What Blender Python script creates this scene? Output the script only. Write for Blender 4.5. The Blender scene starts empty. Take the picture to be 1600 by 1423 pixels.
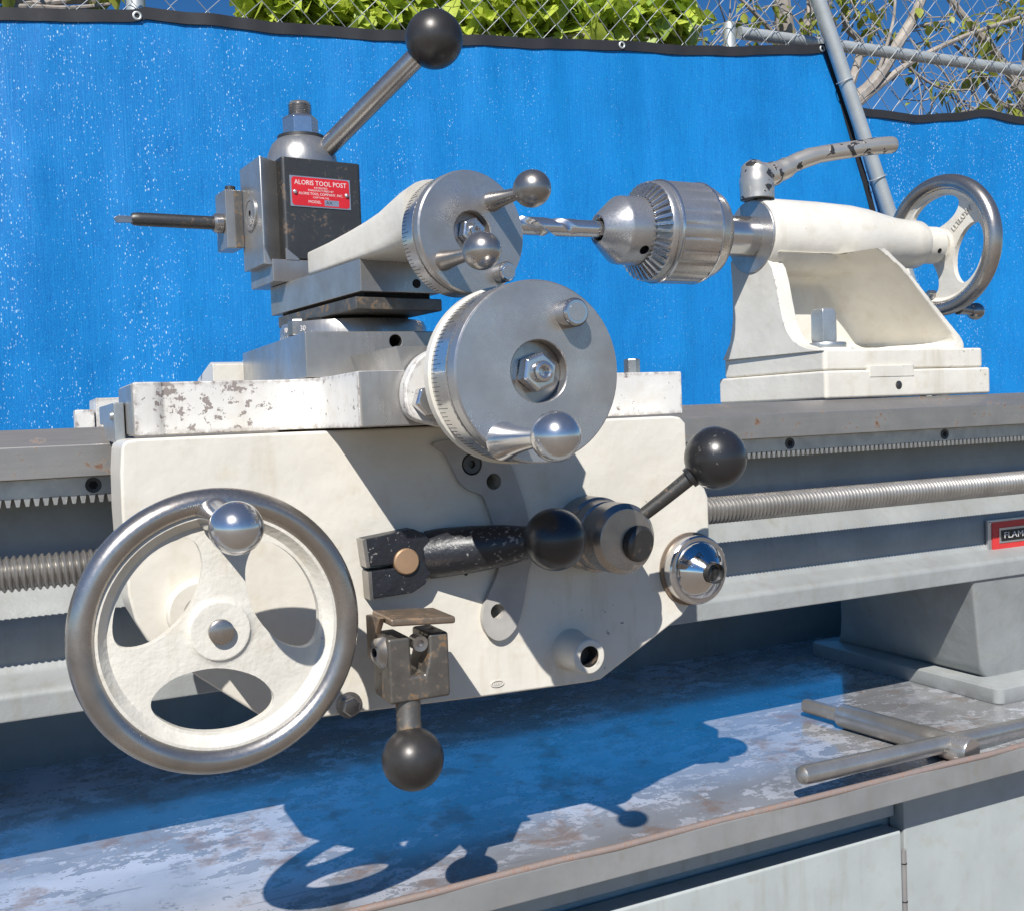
import bpy, bmesh, math, random
from mathutils import Matrix, Vector, noise as mnoise
random.seed(7)
R = math.radians
HC = 1.05                                   # eye height; all modelling numbers below are millimetres from the eye point
scene = bpy.context.scene
C = scene.collection

# ------------------------------------------------------------------ camera
cd = bpy.data.cameras.new('camera'); cam = bpy.data.objects.new('camera', cd); C.objects.link(cam)
right = Vector((0.90023662, -0.43366143, -0.03888176)); fwd = Vector((0.43234465, 0.90090827, -0.03797877))
right.normalize(); up = right.cross(fwd).normalized(); fwd = up.cross(right).normalized()
m = Matrix((right, up, -fwd)).transposed().to_4x4(); m.translation = (0, 0, HC)
cam.matrix_world = m
cd.sensor_width = 36; cd.lens = 36 * 1632.87 / 1600; cd.clip_start = 0.02; cd.clip_end = 400
scene.camera = cam
# ------------------------------------------------------------------ sky, sun, exposure
SUN = Vector((0.75, 1.0, -1.2)).normalized()
w = bpy.data.worlds.new('World'); scene.world = w; w.use_nodes = True
wn = w.node_tree; bg = wn.nodes['Background']
sky = wn.nodes.new('ShaderNodeTexSky'); sky.sky_type = 'NISHITA'; sky.sun_disc = False
sky.sun_elevation = math.asin(-SUN.z); sky.sun_rotation = math.atan2(-SUN.x, -SUN.y)
sky.altitude = 2500; sky.air_density = 1.0; sky.dust_density = 0.0; sky.ozone_density = 5.0
hs = wn.nodes.new('ShaderNodeHueSaturation'); hs.inputs['Saturation'].default_value = 1.22; hs.inputs['Value'].default_value = 1.0
wn.links.new(sky.outputs[0], hs.inputs['Color']); wn.links.new(hs.outputs[0], bg.inputs[0]); bg.inputs[1].default_value = 0.085
sl = bpy.data.lights.new('sun', 'SUN'); sl.energy = 5.0; sl.angle = R(0.5); sl.color = (1.0, 0.965, 0.91)
so = bpy.data.objects.new('sun', sl); C.objects.link(so); so.rotation_euler = SUN.to_track_quat('-Z', 'Y').to_euler(); so.location = (-3, -4, 6)
vs = scene.view_settings; vs.view_transform = 'Standard'; vs.look = 'None'; vs.gamma = 1; vs.exposure = 0.28; vs.use_curve_mapping = False
cy = scene.cycles; cy.max_bounces = 7; cy.diffuse_bounces = 3; cy.glossy_bounces = 4; cy.transmission_bounces = 3; cy.transparent_max_bounces = 6; cy.caustics_reflective = False; cy.caustics_refractive = False

# ------------------------------------------------------------------ material helpers
def newmat(name):
    mt = bpy.data.materials.new(name); mt.use_nodes = True
    t = mt.node_tree; b = t.nodes['Principled BSDF']; return mt, t, b
def L(t, a, b): t.links.new(a, b)
def coords(t, scale=(1, 1, 1), rot=(0, 0, 0)):
    tc = t.nodes.new('ShaderNodeTexCoord'); mp = t.nodes.new('ShaderNodeMapping')
    mp.inputs['Scale'].default_value = scale; mp.inputs['Rotation'].default_value = rot
    L(t, tc.outputs['Object'], mp.inputs[0]); return mp.outputs[0]
def noise(t, vec, scale, detail=4, rough=0.55, dist=0.0):
    n = t.nodes.new('ShaderNodeTexNoise'); n.inputs['Scale'].default_value = scale; n.inputs['Detail'].default_value = detail
    n.inputs['Roughness'].default_value = rough; n.inputs['Distortion'].default_value = dist
    L(t, vec, n.inputs['Vector']); return n.outputs['Fac']
def ramp(t, fac, a, b, va=0.0, vb=1.0):
    n = t.nodes.new('ShaderNodeMapRange'); n.inputs['From Min'].default_value = a; n.inputs['From Max'].default_value = b
    n.inputs['To Min'].default_value = va; n.inputs['To Max'].default_value = vb; n.clamp = True
    L(t, fac, n.inputs['Value']); return n.outputs[0]
def mixc(t, fac, a, b):
    n = t.nodes.new('ShaderNodeMix'); n.data_type = 'RGBA'
    if isinstance(fac, (int, float)): n.inputs[0].default_value = fac
    else: L(t, fac, n.inputs[0])
    for i, c in ((6, a), (7, b)):
        if isinstance(c, (tuple, list)): n.inputs[i].default_value = (*c, 1)
        else: L(t, c, n.inputs[i])
    return n.outputs[2]
def math_(t, op, a, b=0.0):
    n = t.nodes.new('ShaderNodeMath'); n.operation = op
    for i, c in ((0, a), (1, b)):
        if isinstance(c, (int, float)): n.inputs[i].default_value = c
        else: L(t, c, n.inputs[i])
    return n.outputs[0]
def bump(t, b, h, strength, dist=0.001):
    n = t.nodes.new('ShaderNodeBump'); n.inputs['Strength'].default_value = strength; n.inputs['Distance'].default_value = dist
    L(t, h, n.inputs['Height']); L(t, n.outputs[0], b.inputs['Normal'])

def paint(name, col, rough=0.35, grime=0.82, chips=None, chip_lo=0.70, chip_scale=150, bmp=0.12, bscale=420, bare=(0.24, 0.22, 0.20), coat=0.25, edge=0, edge_gain=0.16):
    mt, t, b = newmat(name); v = coords(t)
    n1 = noise(t, v, 22, 4); c = mixc(t, ramp(t, n1, 0.35, 0.68), tuple(x * grime for x in col), col)
    n4 = noise(t, v, 75, 5, 0.6); c = mixc(t, ramp(t, n4, 0.54, 0.75, 0, 0.36), c, tuple(x * y for x, y in zip(col, (0.72, 0.64, 0.50))))
    n6 = noise(t, coords(t, (1, 1, 0.14)), 85, 4, 0.6); n7 = noise(t, v, 9, 3)
    c = mixc(t, math_(t, 'MULTIPLY', ramp(t, n6, 0.52, 0.74, 0, 0.5), ramp(t, n7, 0.42, 0.62)), c, tuple(x * y for x, y in zip(col, (0.66, 0.60, 0.50))))
    rg = ramp(t, n1, 0.3, 0.7, rough + 0.1, rough)
    if chips:
        n2 = noise(t, v, chip_scale, 6, 0.62); n3 = noise(t, v, 14, 2)
        k = math_(t, 'ADD', n2, ramp(t, n3, 0.35, 0.7, -0.06, 0.07))
        if edge:
            bv = t.nodes.new('ShaderNodeBevel'); bv.samples = 4; bv.inputs['Radius'].default_value = edge
            ge = t.nodes.new('ShaderNodeNewGeometry'); dt = t.nodes.new('ShaderNodeVectorMath'); dt.operation = 'DOT_PRODUCT'
            L(t, bv.outputs[0], dt.inputs[0]); L(t, ge.outputs['Normal'], dt.inputs[1])
            k = math_(t, 'ADD', k, ramp(t, dt.outputs['Value'], 1.0, 0.75, 0.0, edge_gain))
        k = ramp(t, k, chip_lo, chip_lo + 0.015)
        c = mixc(t, k, c, bare)
        rg = math_(t, 'ADD', rg, math_(t, 'MULTIPLY', k, 0.15))
    L(t, c, b.inputs['Base Color']); L(t, rg, b.inputs['Roughness'])
    b.inputs['Coat Weight'].default_value = coat; b.inputs['Coat Roughness'].default_value = 0.25
    nb = noise(t, v, bscale, 3); nb2 = noise(t, v, 90, 2); h = math_(t, 'ADD', math_(t, 'MULTIPLY', nb, 0.35), nb2)
    bump(t, b, h, bmp, 0.0012); return mt
def metal(name, col, rough=0.3, var=0.12, dark=0.7, rust=0.0, rustcol=(0.16, 0.075, 0.035), streak=(1, 1, 1), scale=60, bmp=0.03, mtl=1.0, tint=0.0, rings=None):
    mt, t, b = newmat(name); v = coords(t); vs_ = coords(t, streak)
    n1 = noise(t, v, scale, 4, 0.6); n2 = noise(t, vs_, 500, 2); n3 = noise(t, v, scale * 4, 3, 0.65)
    c = mixc(t, ramp(t, n1, 0.33, 0.68), tuple(x * dark for x in col), col)
    c = mixc(t, ramp(t, n2, 0.3, 0.7, 0, 0.18), c, tuple(x * 0.6 for x in col))
    if tint > 0:
        n5 = noise(t, v, scale * .35, 3)
        c = mixc(t, ramp(t, n5, 0.5, 0.72, 0, tint), c, (col[0] * .80, col[1] * .68, col[2] * .56)); c = mixc(t, ramp(t, n5, 0.5, 0.30, 0, tint), c, (col[0] * .74, col[1] * .80, col[2] * .90))
    rg = ramp(t, math_(t, 'ADD', n1, math_(t, 'MULTIPLY', n2, 0.4)), 0.4, 0.95, rough + var, max(0.04, rough - var * 0.5))
    mv = mtl
    if rust > 0:
        k = ramp(t, math_(t, 'ADD', math_(t, 'MULTIPLY', n3, 0.6), math_(t, 'MULTIPLY', n1, 0.55)), 0.68 - rust * 0.25, 0.80 - rust * 0.25)
        c = mixc(t, k, c, rustcol); rg = math_(t, 'ADD', rg, math_(t, 'MULTIPLY', k, 0.4))
        L(t, ramp(t, k, 0, 1, mtl, 0.15), b.inputs['Metallic'])
    else: b.inputs['Metallic'].default_value = mv
    L(t, c, b.inputs['Base Color']); L(t, rg, b.inputs['Roughness'])
    hgt = math_(t, 'ADD', math_(t, 'MULTIPLY', n2, 0.5), n3)
    if rings:
        mp = t.nodes.new('ShaderNodeMapping'); tc = t.nodes.new('ShaderNodeTexCoord'); mp.inputs['Rotation'].default_value = (0, 0, rings[2]); mp.inputs['Location'].default_value = (rings[0], 0, rings[1])
        L(t, tc.outputs['Object'], mp.inputs[0]); wv = t.nodes.new('ShaderNodeTexWave'); wv.wave_type = 'RINGS'; wv.rings_direction = 'Y'
        wv.inputs['Scale'].default_value = 420; wv.inputs['Distortion'].default_value = 1.5; wv.inputs['Detail'].default_value = 2; wv.inputs['Detail Scale'].default_value = .6; L(t, mp.outputs[0], wv.inputs['Vector'])
        hgt = math_(t, 'ADD', hgt, math_(t, 'MULTIPLY', wv.outputs['Fac'], 0.9)); bmp = bmp * 2.2
    bump(t, b, hgt, bmp, 0.0006); return mt
def plain(name, col, rough=0.5, mtl=0.0, spec=0.5):
    mt, t, b = newmat(name); v = coords(t); n1 = noise(t, v, 80, 4)
    L(t, mixc(t, ramp(t, n1, 0.3, 0.7), tuple(x * 0.82 for x in col), col), b.inputs['Base Color'])
    L(t, ramp(t, n1, 0.3, 0.7, rough + 0.06, rough), b.inputs['Roughness'])
    b.inputs['Metallic'].default_value = mtl; b.inputs['Specular IOR Level'].default_value = spec; return mt

M = {}
M['cream'] = paint('cream_paint', (0.74, 0.70, 0.615), 0.34, 0.88, chips=True, chip_lo=0.725, chip_scale=130, bmp=0.28, bscale=300, edge=0.003, edge_gain=0.13)
M['cream_chip'] = paint('chipped_cream_paint', (0.74, 0.705, 0.625), 0.34, 0.86, chips=True, chip_lo=0.72, chip_scale=150, bmp=0.26, bscale=300, bare=(0.18, 0.17, 0.16), edge=0.0035, edge_gain=0.16)
M['cream_clean'] = paint('cream_paint_rough_cast', (0.73, 0.695, 0.615), 0.36, 0.86, chips=True, chip_lo=0.74, chip_scale=160, bmp=0.6, bscale=520)
M['flaked'] = paint('flaked_white_paint', (0.74, 0.72, 0.68), 0.42, 0.82, chips=True, chip_lo=0.628, chip_scale=230, bmp=0.25, bare=(0.25, 0.215, 0.195), edge=0.006, edge_gain=0.20)
M['grey'] = paint('grey_green_paint', (0.335, 0.35, 0.345), 0.42, 0.80, chips=True, chip_lo=0.735, chip_scale=200, bmp=0.34, bscale=500, bare=(0.24, 0.20, 0.17), edge=0.003, edge_gain=0.10)
M['cab'] = paint('cabinet_paint', (0.43, 0.465, 0.46), 0.38, 0.88, bmp=0.08)
M['pad'] = plain('beige_grey_casting', (0.45, 0.43, 0.40), 0.5)  # beige-grey of the lit lug, also carrying the apron recess's shadow
M['steel'] = metal('machined_steel', (0.52, 0.50, 0.47), 0.30, 0.12, 0.66, scale=40, streak=(1, 1, 0.06), bmp=0.03, mtl=0.74, tint=0.4)
M['way'] = metal('worn_way_steel', (0.42, 0.395, 0.365), 0.36, 0.12, 0.80, rust=0.03, scale=40, streak=(0.05, 1, 1), mtl=0.68)
M['dial'] = metal('dial_steel', (0.56, 0.54, 0.52), 0.27, 0.14, 0.70, scale=34, streak=(1, 1, 1), bmp=0.02, mtl=0.76, tint=0.5)
M['dial_feed'] = metal('turned_feed_dial', (0.56, 0.54, 0.52), 0.27, 0.14, 0.68, scale=34, bmp=0.03, mtl=0.76, tint=0.6, rings=(-0.0004, 0.0046, 0))
M['dial_comp'] = metal('turned_compound_dial', (0.56, 0.54, 0.52), 0.27, 0.14, 0.66, scale=34, bmp=0.03, mtl=0.76, tint=0.6, rings=(0, 0, 0))
M['bright'] = metal('polished_steel', (0.70, 0.69, 0.685), 0.18, 0.08, 0.85, scale=40, bmp=0.012, mtl=0.92)
M['chrome'] = metal('chrome', (0.74, 0.74, 0.75), 0.11, 0.05, 0.9, scale=60, bmp=0.004)
M['rim'] = metal('worn_rim_steel', (0.50, 0.47, 0.44), 0.27, 0.12, 0.58, scale=34, bmp=0.04, mtl=0.88, tint=.4)
M['oxide'] = metal('black_oxide', (0.105, 0.103, 0.10), 0.42, 0.12, 0.75, mtl=0.75, rust=0.05, rustcol=(0.15, 0.10, 0.065), scale=55, bmp=0.05)
M['darkrust'] = metal('rusty_dark_iron', (0.24, 0.22, 0.195), 0.42, 0.12, 0.6, rust=0.22, rustcol=(0.22, 0.13, 0.06), scale=70, bmp=0.12, mtl=0.75)
M['rustplate'] = metal('rusty_plate', (0.30, 0.23, 0.17), 0.42, 0.1, 0.7, mtl=0.6, rust=0.3, rustcol=(0.24, 0.155, 0.09), scale=80, bmp=0.12)
M['ball'] = paint('black_bakelite', (0.024, 0.024, 0.026), 0.26, 0.7, chips=True, chip_lo=0.70, chip_scale=420, bmp=0.05, bare=(0.10, 0.095, 0.09), coat=0.3)
M['ballmatt'] = metal('worn_dark_ball', (0.075, 0.070, 0.067), 0.34, 0.12, 0.55, scale=50, bmp=0.05, mtl=0.5)
M['blackpaint'] = paint('chipped_black_paint', (0.018, 0.020, 0.026), 0.36, 0.7, chips=True, chip_lo=0.615, chip_scale=380, bmp=0.7, bscale=500, bare=(0.22, 0.21, 0.20), coat=0.1)
M['brass'] = plain('bronze_pin', (0.56, 0.36, 0.22), 0.42, 0.6)
M['black'] = plain('black_void', (0.006, 0.006, 0.006), 0.8)  # near-black that stands in for shade inside holes, slots and gaps
M['rubber'] = plain('black_binding', (0.020, 0.020, 0.024), 0.62)
M['galv'] = metal('galvanised_pipe', (0.60, 0.63, 0.62), 0.5, 0.1, 0.8, scale=30, bmp=0.05, mtl=0.55)
M['wire'] = metal('galvanised_wire', (0.62, 0.64, 0.64), 0.45, 0.08, 0.85, scale=30, mtl=0.6)
M['rack'] = metal('rack_steel', (0.56, 0.54, 0.50), 0.38, 0.1, 0.8, scale=80, mtl=0.8)
M['screw'] = metal('leadscrew_steel', (0.44, 0.42, 0.39), 0.38, 0.1, 0.6, scale=40, bmp=0.02, mtl=.75)
M['red'] = plain('red_enamel', (0.62, 0.022, 0.028), 0.3)
M['badgered'] = plain('badge_red', (0.68, 0.045, 0.045), 0.35)
M['print'] = plain('white_print', (0.75, 0.72, 0.70), 0.4)
M['ink'] = plain('black_print', (0.012, 0.012, 0.012), 0.4)
M['silver'] = plain('silver_plate', (0.62, 0.62, 0.62), 0.3, 0.8)
M['zinc'] = metal('zinc_bolt', (0.50, 0.52, 0.52), 0.34, 0.1, 0.8, scale=70, mtl=0.75)
M['bark'] = paint('bark', (0.42, 0.37, 0.32), 0.8, 0.55, bmp=0.6, bscale=60, coat=0)

def flaky_chrome():
    mt, t, b = newmat('flaking_black_over_chrome'); v = coords(t)
    n = noise(t, v, 75, 4, 0.6, 0.6); k = ramp(t, n, 0.565, 0.58)
    L(t, mixc(t, k, (0.56, 0.52, 0.46), (0.04, 0.039, 0.038)), b.inputs['Base Color'])
    L(t, ramp(t, k, 0, 1, 0.7, 0.1), b.inputs['Metallic']); L(t, ramp(t, k, 0, 1, 0.36, 0.3), b.inputs['Roughness'])
    bump(t, b, k, 0.4, 0.0004); return mt
M['flaky'] = flaky_chrome()

def tray_mat():
    mt, t, b = newmat('worn_tray_paint'); v = coords(t, (0.6, 1, 1)); v1 = coords(t)
    big = noise(t, v, 7, 3); med = noise(t, v, 60, 7, 0.68, 0.4); fine = noise(t, v1, 260, 5, 0.65)
    k = math_(t, 'ADD', math_(t, 'MULTIPLY', med, 0.72), math_(t, 'MULTIPLY', fine, 0.28))
    k = math_(t, 'ADD', k, ramp(t, big, 0.35, 0.65, -0.07, 0.07))
    fade = ramp(t, noise(t, v1, 11, 4), 0.38, 0.62, 0.35, 1.0)
    flake = math_(t, 'MULTIPLY', ramp(t, k, 0.500, 0.520), fade)      # 1 = pale paint still there
    scr = noise(t, coords(t, (0.03, 1, 1), (0, 0, 0.35)), 240, 2)
    rustk = ramp(t, math_(t, 'ADD', noise(t, v1, 26, 5, 0.65), math_(t, 'MULTIPLY', fine, 0.25)), 0.66, 0.78)
    bare = mixc(t, ramp(t, noise(t, v, 18, 5), 0.35, 0.65), (0.34, 0.335, 0.33), (0.46, 0.465, 0.48))
    c = mixc(t, flake, bare, (0.76, 0.77, 0.82)); c = mixc(t, math_(t, 'MULTIPLY', rustk, 0.7), c, (0.30, 0.19, 0.13))
    c = mixc(t, ramp(t, scr, 0.66, 0.72, 0, 0.45), c, (0.16, 0.155, 0.15))
    L(t, c, b.inputs['Base Color'])
    b.inputs['Metallic'].default_value = 0.36; b.inputs['IOR'].default_value = 2.0; b.inputs['Coat Weight'].default_value = 0.8; b.inputs['Coat Roughness'].default_value = 0.10; b.inputs['Coat IOR'].default_value = 1.6
    L(t, math_(t, 'ADD', ramp(t, flake, 0, 1, 0.24, 0.30), math_(t, 'MULTIPLY', rustk, 0.2)), b.inputs['Roughness'])
    bump(t, b, math_(t, 'ADD', math_(t, 'MULTIPLY', flake, 0.5), math_(t, 'MULTIPLY', fine, 0.3)), 0.25, 0.0005); return mt
M['tray'] = tray_mat()
M['lip'] = metal('tray_lip_rusty', (0.34, 0.27, 0.24), 0.5, 0.1, 0.85, rust=0.35, rustcol=(0.27, 0.17, 0.13), scale=110, mtl=0.3, bmp=0.1)
M['lipgrey'] = paint('tray_front_paint', (0.26, 0.265, 0.265), 0.3, 0.8, bmp=0.1, coat=.5)

def tarp_mat():
    mt, t, b = newmat('blue_woven_screen'); v = coords(t)
    n1 = noise(t, v, 3.2, 3); st = noise(t, coords(t, (1, 1, 0.02)), 330, 2); n2 = noise(t, coords(t, (1, 1, 0.25)), 60, 3)
    c = mixc(t, ramp(t, n1, 0.3, 0.72), (0.003, 0.140, 0.43), (0.005, 0.195, 0.54))
    c = mixc(t, ramp(t, st, 0.45, 0.75, 0, 0.28), c, (0.012, 0.28, 0.60))
    c = mixc(t, ramp(t, n2, 0.3, 0.45, 0.3, 0), c, (0.002, 0.085, 0.34))
    wv = t.nodes.new('ShaderNodeTexNoise'); wv.inputs['Scale'].default_value = 700; wv.inputs['Detail'].default_value = 1; L(t, coords(t, (1, 1, 0.5)), wv.inputs['Vector'])
    c = mixc(t, ramp(t, wv.outputs['Fac'], 0.42, 0.66, 0, 0.5), c, (0.012, 0.30, 0.68))
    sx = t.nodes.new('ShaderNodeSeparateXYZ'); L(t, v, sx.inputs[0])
    # sun glints on the plastic weave, painted in as pale flecks lined up along the warp
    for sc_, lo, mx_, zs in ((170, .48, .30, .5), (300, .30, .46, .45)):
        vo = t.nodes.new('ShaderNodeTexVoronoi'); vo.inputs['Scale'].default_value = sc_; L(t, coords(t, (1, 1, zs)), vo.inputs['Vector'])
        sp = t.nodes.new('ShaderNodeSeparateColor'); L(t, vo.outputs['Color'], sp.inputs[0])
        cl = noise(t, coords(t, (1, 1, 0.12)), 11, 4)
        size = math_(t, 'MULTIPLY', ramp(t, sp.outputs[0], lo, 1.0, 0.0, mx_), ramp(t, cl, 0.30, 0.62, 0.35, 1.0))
        size = math_(t, 'MULTIPLY', size, ramp(t, sx.outputs[0], -1.2, 1.0, 1.2, 0.5))  # painted glints shrink towards the right, standing in for the light angle
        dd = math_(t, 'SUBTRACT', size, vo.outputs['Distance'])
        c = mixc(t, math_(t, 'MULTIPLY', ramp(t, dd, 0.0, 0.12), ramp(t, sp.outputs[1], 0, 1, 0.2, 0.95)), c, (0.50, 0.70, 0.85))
    L(t, c, b.inputs['Base Color']); b.inputs['Roughness'].default_value = 0.5; b.inputs['Specular IOR Level'].default_value = 0.35
    bump(t, b, math_(t, 'ADD', st, n2), 0.35, 0.002); return mt
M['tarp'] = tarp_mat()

def leaf_mat(name, c1, c2):
    mt, t, b = newmat(name); v = coords(t)
    g = t.nodes.new('ShaderNodeObjectInfo'); n1 = noise(t, v, 9, 3); n2 = noise(t, v, 45, 2)
    k = math_(t, 'ADD', math_(t, 'MULTIPLY', g.outputs['Random'], 0.6), math_(t, 'MULTIPLY', n1, 0.6))
    c = mixc(t, ramp(t, k, 0.15, 0.85), c1, c2); c = mixc(t, ramp(t, n2, 0.4, 0.7, 0, 0.4), c, tuple(x * 0.6 for x in c1))
    L(t, c, b.inputs['Base Color']); b.inputs['Roughness'].default_value = 0.45
    tl = t.nodes.new('ShaderNodeBsdfTranslucent'); L(t, c, tl.inputs[0]); ms = t.nodes.new('ShaderNodeMixShader'); ms.inputs[0].default_value = 0.35
    L(t, b.outputs[0], ms.inputs[1]); L(t, tl.outputs[0], ms.inputs[2]); L(t, ms.outputs[0], t.nodes['Material Output'].inputs['Surface']); return mt
M['leaf'] = leaf_mat('vine_leaf', (0.20, 0.36, 0.035), (0.66, 0.74, 0.11))
M['leaf2'] = leaf_mat('tree_leaf', (0.16, 0.22, 0.03), (0.48, 0.50, 0.08))

def ground_mat():
    mt, t, b = newmat('dusty_concrete'); v = coords(t)
    c = mixc(t, noise(t, v, 0.8, 6), (0.17, 0.135, 0.10), (0.25, 0.205, 0.16)); c = mixc(t, ramp(t, noise(t, v, 30, 4), 0.4, 0.7, 0, 0.4), c, (0.10, 0.08, 0.065))
    L(t, c, b.inputs['Base Color']); b.inputs['Roughness'].default_value = 0.9; return mt
M['ground'] = ground_mat()

# ------------------------------------------------------------------ mesh helpers (millimetres)
def W(p): return Vector((p[0] * .001, p[1] * .001, p[2] * .001 + HC))
class MB:
    def __init__(s, T=None): s.v = []; s.f = []; s.T = T
    def add(s, vs_, fs):
        o = len(s.v)
        for p in vs_:
            p = Vector(p); s.v.append(s.T @ p if s.T else p)
        s.f += [tuple(i + o for i in f) for f in fs]; return s
    def box(s, x0, x1, y0, y1, z0, z1):
        return s.add([(x0, y0, z0), (x1, y0, z0), (x1, y1, z0), (x0, y1, z0), (x0, y0, z1), (x1, y0, z1), (x1, y1, z1), (x0, y1, z1)],
                     [(0, 3, 2, 1), (4, 5, 6, 7), (0, 1, 5, 4), (1, 2, 6, 5), (2, 3, 7, 6), (3, 0, 4, 7)])
    def prism(s, poly, ax, a0, a1):
        n = len(poly)
        def P(q, a): return {'X': (a, q[0], q[1]), 'Y': (q[0], a, q[1]), 'Z': (q[0], q[1], a)}[ax]
        vs_ = [P(q, a0) for q in poly] + [P(q, a1) for q in poly]
        return s.add(vs_, [tuple(range(n)), tuple(range(2 * n - 1, n - 1, -1))] + [(i, (i + 1) % n, n + (i + 1) % n, n + i) for i in range(n)])
    def loft(s, loops, cap=True):
        n = len(loops[0]); vs_ = [p for l in loops for p in l]; fs = []
        for k in range(len(loops) - 1):
            for i in range(n): fs.append((k * n + i, k * n + (i + 1) % n, (k + 1) * n + (i + 1) % n, (k + 1) * n + i))
        if cap: fs += [tuple(range(n - 1, -1, -1)), tuple(range((len(loops) - 1) * n, len(loops) * n))]
        return s.add(vs_, fs)
    def lathe(s, prof, org, ax=(0, -1, 0), seg=48, rfun=None, ph=0.0):
        ax = Vector(ax).normalized(); h = Vector((0, 0, 1)) if abs(ax.z) < .9 else Vector((1, 0, 0))
        u = h.cross(ax).normalized(); v = ax.cross(u); org = Vector(org); vs_ = []; fs = []; idx = []
        for k, (r, t) in enumerate(prof):
            if r < 1e-6: idx.append([len(vs_)]); vs_.append(org + ax * t)
            else:
                row = []
                for i in range(seg):
                    a = 2 * math.pi * i / seg + ph; rr = r * (rfun(k, i) if rfun else 1)
                    row.append(len(vs_)); vs_.append(org + ax * t + (u * math.cos(a) + v * math.sin(a)) * rr)
                idx.append(row)
        for a, b in zip(idx, idx[1:]):
            for i in range(seg):
                j = (i + 1) % seg
                if len(a) == 1 and len(b) == 1: continue
                if len(a) == 1: fs.append((a[0], b[j], b[i]))
                elif len(b) == 1: fs.append((a[i], a[j], b[0]))
                else: fs.append((a[i], a[j], b[j], b[i]))
        return s.add(vs_, fs)
    def tube(s, pts, rad, seg=12, cap=True, flat=1.0):
        pts = [Vector(p) for p in pts]
        if isinstance(rad, (int, float)): rad = [rad] * len(pts)
        loops = []; pu = None
        for k, p in enumerate(pts):
            d = (pts[min(k + 1, len(pts) - 1)] - pts[max(k - 1, 0)]).normalized()
            if pu is None: pu = (Vector((0, 0, 1)) if abs(d.z) < .9 else Vector((1, 0, 0))).cross(d).normalized()
            pu = (pu - d * pu.dot(d)).normalized(); pv = d.cross(pu)
            loops.append([p + (pu * math.cos(2 * math.pi * i / seg) + pv * math.sin(2 * math.pi * i / seg) * flat) * rad[k] for i in range(seg)])
        return s.loft(loops, cap)
    def ball(s, c, r, seg=40, sq=1.0, ax=(0, 0, 1)):
        n = seg // 2
        return s.lathe([(r * math.sin(math.pi * k / n) if 0 < k < n else 0, -r * sq * math.cos(math.pi * k / n)) for k in range(n + 1)], c, ax, seg)

ROOT = {}
def mesh_from(mb, org, bev=0, seg=2, ang=33, smooth=True):
    me = bpy.data.meshes.new('m')
    me.from_pydata([W(p) - org for p in mb.v], [], mb.f)
    bm = bmesh.new(); bm.from_mesh(me)
    bmesh.ops.remove_doubles(bm, verts=bm.verts, dist=1e-7)
    bmesh.ops.recalc_face_normals(bm, faces=bm.faces)
    if bev:
        es = [e for e in bm.edges if len(e.link_faces) == 2 and e.calc_face_angle(0) > R(ang)]
        bmesh.ops.bevel(bm, geom=es, offset=bev * .001, segments=seg, profile=0.5, affect='EDGES', clamp_overlap=True)
    bm.to_mesh(me); bm.free()
    if smooth: me.shade_smooth(); me.set_sharp_from_angle(angle=R(38))
    return me
def thing(name, label, cat, org, group=None):
    o = bpy.data.objects.new(name, None); C.objects.link(o); o.location = W(org); o.empty_display_size = .02
    o['label'] = label; o['category'] = cat
    if group: o['group'] = group
    ROOT[o] = W(org); return o
def link(name, me, mat, parent=None, org=None):
    o = bpy.data.objects.new(name, me); C.objects.link(o)
    if mat is not None: me.materials.clear(); me.materials.append(M[mat] if isinstance(mat, str) else mat)
    if parent: o.parent = parent; ROOT[o] = ROOT[parent]
    else: o.location = org; ROOT[o] = org
    return o
def part(name, mb, mat, parent, bev=0, seg=2, ang=33, smooth=True, cut=None, label=None):
    org = ROOT[parent]; me = mesh_from(mb, org, 0 if cut else bev, seg, ang, smooth)
    o = link(name, me, mat, parent)
    if cut:
        cs = []
        for cmb in cut:
            c = bpy.data.objects.new('cutter', mesh_from(cmb, org, 0, smooth=False)); C.objects.link(c); c.parent = parent; cs.append(c)
            md = o.modifiers.new('b', 'BOOLEAN'); md.operation = 'DIFFERENCE'; md.object = c; md.solver = 'EXACT'
        bpy.context.view_layer.update(); dg = bpy.context.evaluated_depsgraph_get()
        nm = bpy.data.meshes.new_from_object(o.evaluated_get(dg)); o.modifiers.clear(); o.data = nm
        for c in cs: bpy.data.objects.remove(c, do_unlink=True)
        bm = bmesh.new(); bm.from_mesh(nm); bmesh.ops.remove_doubles(bm, verts=bm.verts, dist=2e-6)
        bmesh.ops.dissolve_limit(bm, angle_limit=R(0.5), verts=bm.verts, edges=bm.edges)
        if bev:
            es = [e for e in bm.edges if len(e.link_faces) == 2 and e.calc_face_angle(0) > R(ang)]
            bmesh.ops.bevel(bm, geom=es, offset=bev * .001, segments=seg, profile=0.5, affect='EDGES', clamp_overlap=True)
        bm.to_mesh(nm); bm.free()
        if smooth: nm.shade_smooth(); nm.set_sharp_from_angle(angle=R(38))
        nm.materials.clear(); nm.materials.append(M[mat])
    if bev and smooth:
        md = o.modifiers.new('wn', 'WEIGHTED_NORMAL'); md.keep_sharp = True; md.weight = 80
    if label: o['label'] = label
    return o
def structure(name, mb, mat, org=(0, 0, 0), **k):
    o = link(name, mesh_from(mb, W(org), **k), mat, None, W(org)); o['kind'] = 'structure'; return o
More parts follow.
